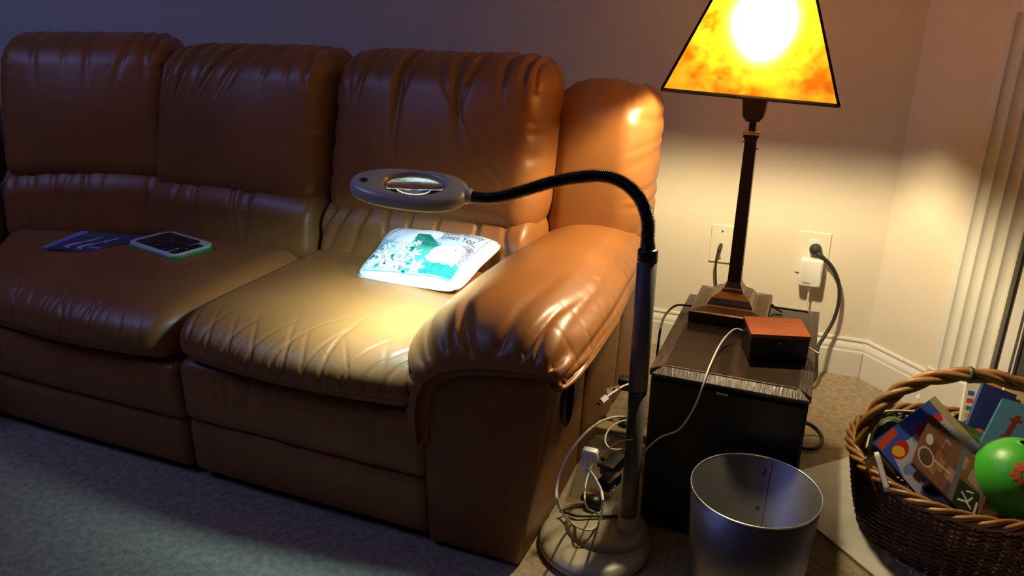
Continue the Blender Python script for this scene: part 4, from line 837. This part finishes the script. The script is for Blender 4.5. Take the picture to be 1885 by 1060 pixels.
obj('carton_side', *prism([c0, c1, c1+(c2-c0), c2], nn_), 'brown_cover', cbx, False); obj('carton_edge', *prism([c0, c1, c1+[0, 0, -.006], c0+[0, 0, -.006]], (-.002, -.004, .001)), 'white_cord', cbx, False)
# green ball with red print
bcn = gd(1868, 878, 1.70); BR_ = .088
ball = thing('rubber_ball', 'bright green rubber ball with red flower print in the basket', 'ball', bcn-[0, 0, BR_])
U, V_ = np.meshgrid(np.linspace(0, 2*math.pi, 49)[:-1], np.linspace(0, math.pi, 33)[1:-1]); S_ = np.stack([np.sin(V_)*np.cos(U), np.sin(V_)*np.sin(U), np.cos(V_)], -1).reshape(-1, 3)*BR_+bcn
F_ = [(r*48+i, r*48+(i+1) % 48, (r+1)*48+(i+1) % 48, (r+1)*48+i) for r in range(30) for i in range(48)]+[tuple(range(48))[::-1], tuple(30*48+i for i in range(48))]
obj('ball_skin', S_, [f[::-1] if len(f) == 4 else f for f in F_], 'ball', ball)
vd = CC-bcn; vd /= np.linalg.norm(vd); rx_ = np.cross([0, 0, 1], vd); rx_ /= np.linalg.norm(rx_); uy_ = np.cross(vd, rx_)
def onball(a, b): 
    d = vd*math.sqrt(max(.05, 1-(a*a+b*b)))+rx_*a+uy_*b; return bcn+d/np.linalg.norm(d)*(BR_+.0006)
for (ang_, st_, ln, wd_) in ((1.95, .06, .30, .045), (1.50, .07, .26, .04), (2.45, .06, .34, .045), (2.9, .08, .30, .04), (1.0, .07, .28, .045), (3.5, .08, .36, .05), (3.95, .10, .28, .045), (4.45, .14, .30, .05), (4.95, .12, .30, .05), (.3, .08, .28, .045), (5.6, .08, .28, .045)):
    a0, b0 = .19+st_*math.cos(ang_), .16+st_*math.sin(ang_)
    g = []; cc_, ss_ = math.cos(ang_), math.sin(ang_)
    for k in range(9):
        t_ = k/8; w_ = wd_*math.sin(math.pi*min(1, t_*1.0+.02))**.7+.004; x, y = a0+cc_*ln*t_*.8, b0+ss_*ln*t_*.8
        g += [onball(x-ss_*w_, y+cc_*w_), onball(x, y), onball(x+ss_*w_, y-cc_*w_)]
    obj('petal_print', g, [(3*k+c, 3*k+c+1, 3*k+c+4, 3*k+c+3) for k in range(8) for c in (0, 1)], 'red_print', ball)

# ================================================================== CLUTTER BETWEEN SOFA AND TABLE
cord('long_white_cable', [gd(1165, 772, 1.72), gd(1140, 767, 1.68), gd(1108, 775, 1.62), gd(1075, 800, 1.56), gd(1045, 840, 1.50), gd(1026, 890, 1.42), gd(1028, 930, 1.37), gz(1048, 958, .070), gz(1070, 973, .068), gz(1090, 974, .067), gz(1104, 958, .068), gd(1109, 930, 1.40), gd(1107, 905, 1.42), gd(1095, 880, 1.44), gd(1082, 862, 1.45), gd(1078, 850, 1.46)], .0026, 'white_cord', 'long white cable making a big loop beside the sofa arm')
cord('thin_white_cable', [gd(1168, 808, 1.70), gd(1140, 812, 1.66), gd(1118, 828, 1.60), gd(1095, 850, 1.54), gd(1083, 872, 1.50), gd(1077, 900, 1.46), gd(1078, 928, 1.44), gz(1090, 940, .070), gz(1112, 943, .068), gz(1140, 925, .066), gz(1160, 900, .06)], .0017, 'white_cord', 'thin white cable hanging in a narrow loop under the white charger')
cord('small_white_loop', [gd(1168, 772, 1.78), gd(1142, 776, 1.77), gd(1120, 792, 1.76), gd(1114, 812, 1.74), gd(1125, 826, 1.72), gd(1150, 826, 1.72), gd(1168, 818, 1.73)], .0018, 'white_cord', 'small yellowish white cable loop close behind the grey pole')
cord('black_wire', [gz(1030, 942, .045), gz(1050, 934, .050), gz(1080, 930, .055), gz(1105, 925, .06)], .0028, 'rubber', 'short black wire running behind the loop onto the lamp base')
cord('black_lamp_cord', [gz(1032, 940, .046), gz(1060, 949, .058), gz(1090, 950, .058), gz(1120, 950, .056), gz(1150, 951, .056)], .0031, 'rubber', 'black cord crossing the top of the silver lamp base')
ch = thing('usb_charger', 'small white square charger upright beside the sofa side', 'charger', gd(1086, 850, 1.47))
cc_ = gd(1086, 838, 1.47); a_ = obj('charger_block', *bevbox((0, 0, 0), (.030, .027, .018), .005), 'white_plastic', ch, True); upright(a_, cc_); a_ = obj('charger_face', *bevbox((0, 0, 0), (.024, .021, .002), .004), 'white_cord', ch, True); upright(a_, cc_+np.array([0, -.0095, 0]))
obj('usb_plug', *tube([gd(1080, 852, 1.465), gd(1079, 864, 1.46)], [.0055, .0055], 4), 'white_plastic', ch, False); obj('plug_boot', *tube([gd(1079, 864, 1.46), gd(1079, 876, 1.46)], [.0035, .002], 8), 'white_cord', ch)
hcb = thing('hanging_white_plug', 'white cable end with a paper tag pointing at the sofa side', 'cable', gd(1118, 735, 1.80))
obj('cord', *tube(spline([gd(1162, 705, 1.84), gd(1145, 712, 1.82), gd(1128, 723, 1.80), gd(1116, 732, 1.79)], 6), .0026, 8), 'white_cord', hcb)
obj('connector', *tube([gd(1116, 731, 1.79), gd(1106, 739, 1.78)], .0085, 4), 'white_plastic', hcb, False); obj('connector_tip', *tube([gd(1106, 739, 1.78), gd(1102, 743, 1.775)], .0055, 4), 'rubber', hcb, False)
TG = Paint(80, 40, lin(205, 195, 165)); TG.line([(.2, .3), (.5, .6), (.35, .7)], .12, lin(40, 35, 30)); TG.ell(.55, .5, .12, .25, lin(50, 42, 36)); TG.line([(.75, .3), (.9, .5)], .08, lin(50, 40, 30))
printed_sheet('paper_tag', TG, [gd(1116, 716, 1.80), gd(1140, 708, 1.81), gd(1142, 716, 1.81), gd(1119, 726, 1.80)], (40, 20), hcb)
o = obj('black_plug', *bevbox(gd(1158, 706, 1.86), (.05, .03, .03), .006), 'black_plastic', None, True, at=gd(1158, 712, 1.86)); tag(o, 'black plug block half hidden behind the grey pole near the sofa', 'plug')
o = obj('power_strip', *bevbox(gz(1150, 795, .05), (.16, .045, .028), .006, .05), 'wood_pale', None, True, at=gz(1150, 800, .03)); o.name = 'pale_power_strip'; tag(o, 'pale flat power strip on the carpet behind the grey pole', 'power strip')
o = obj('black_cord_clip', *tube(spline([gz(1110, 768, .02), gz(1125, 776, .03), gz(1140, 788, .05), gz(1160, 792, .05)], 5), .007, 8), 'rubber', None, True, at=gz(1110, 768, .01)); tag(o, 'thick black cable end lying on the carpet above the power strip', 'cable')
o = obj('round_plug', *lathe([(0, 0), (.018, 0), (.02, .006), (.018, .022), (0, .024)], gz(1150, 787, .055), 20, False, False), 'rubber', None, True, at=gz(1150, 790, .055)); tag(o, 'round black plug beside the pale power strip', 'plug')
o = obj('red_brown_block', *bevbox(gz(1138, 803, .05), (.055, .02, .016), .004, -.15), 'dark_cover', None, True, at=gz(1138, 806, .04)); o.name = 'dark_connector'; tag(o, 'small dark red-brown connector in front of the power strip', 'plug')
# clear plastic bag with black adapters
cbg = thing('clear_plastic_box', 'clear plastic blister box lying between sofa side and grey pole', 'container', gz(1100, 915, 0))
q0, q1, q2, q3 = gz(1048, 915, .012), gz(1150, 930, .012), gz(1165, 835, .012), gz(1085, 815, .012)
Vb = [q0, q1, q2, q3]+[p+(np.mean([q0, q1, q2, q3], 0)-p)*.14+[0, 0, .055] for p in (q0, q1, q2, q3)]
obj('box_shell', Vb, [(0, 1, 5, 4), (1, 2, 6, 5), (2, 3, 7, 6), (3, 0, 4, 7), (4, 5, 6, 7), (3, 2, 1, 0)], 'clear', cbg, False)
obj('box_flange', *tube(spline([q0, q1, q2, q3, q0], 6), .0016, 6), 'clear', cbg)
bap = thing('black_adapter', 'black power adapter with two side tabs lying on the clear box', 'charger', gz(1122, 880, .07))
ac = gz(1128, 855, .085); bc2 = gz(1122, 885, .080)
obj('adapter_head', *bevbox(ac, (.038, .075, .030), .005, -.2), 'black_plastic', bap, True); obj('adapter_body', *bevbox(bc2, (.036, .060, .026), .004, -.25), 'black_gloss', bap, True)
for dy in (.005, .035): obj('tab', *bevbox(ac+np.array([-.026, dy-.02, .0]), (.020, .009, .010), .002, -.2), 'black_plastic', bap, True)
sp = thing('coiled_spring', 'small shiny spring coil near the foot of the grey pole', 'spring', gz(1128, 905, .07)); hcx = gz(1128, 905, .075); obj('coil', *tube([hcx+np.array([.007*math.cos(a), -.012+.0016*a/1.2, .007*math.sin(a)]) for a in np.linspace(0, 22, 120)], .0010, 5), 'rim_metal', sp)
bpu = thing('black_round_plug', 'knobbly round black plug sitting on the silver lamp base', 'plug', gz(1092, 925, .055)); pb = gz(1094, 922, .068)
obj('plug_body', *lathe([(0, -.014), (.017, -.013), (.021, -.004), (.019, .007), (.010, .013), (0, .014)], pb, 20, False, False), 'black_plastic', bpu); obj('plug_end', *tube([pb+[-.032, .006, 0], pb+[-.012, .002, 0]], [.009, .012], 12), 'rubber', bpu)

# ------------------------------------------------------------------ sub-parts move under their part
def under(root, child, part):
    ch = [c for c in root.children if c.name.split('.')[0] == child]; pt = [c for c in root.children if c.name.split('.')[0] == part][0]
    for c in ch: c.parent = pt
under(ml, 'lens', 'lamp_head'); under(ml, 'tube_light', 'lamp_head'); under(ml, 'power_button', 'lamp_head'); under(ml, 'grip_slot', 'lamp_head'); under(ml, 'lamp_skirt', 'lamp_head')
under(ml, 'base_seam', 'base_upper_tier'); under(lamp, 'bulb', 'socket'); under(sub, 'lettering', 'front_grille'); under(ad, 'adapter_face', 'adapter_body'); under(ad, 'logo_bar', 'adapter_body')
under(tab, 'button', 'button_panel'); under(bn, 'rivet', 'bin_wall'); under(bn, 'seam_edge', 'bin_wall'); under(ch, 'charger_face', 'charger_block'); under(ball, 'petal_print', 'ball_skin'); under(wb, 'indicator', 'body'); under(wb, 'slot_line', 'body')
under(cp, 'screw', 'plate'); under(cp, 'socket', 'plate')
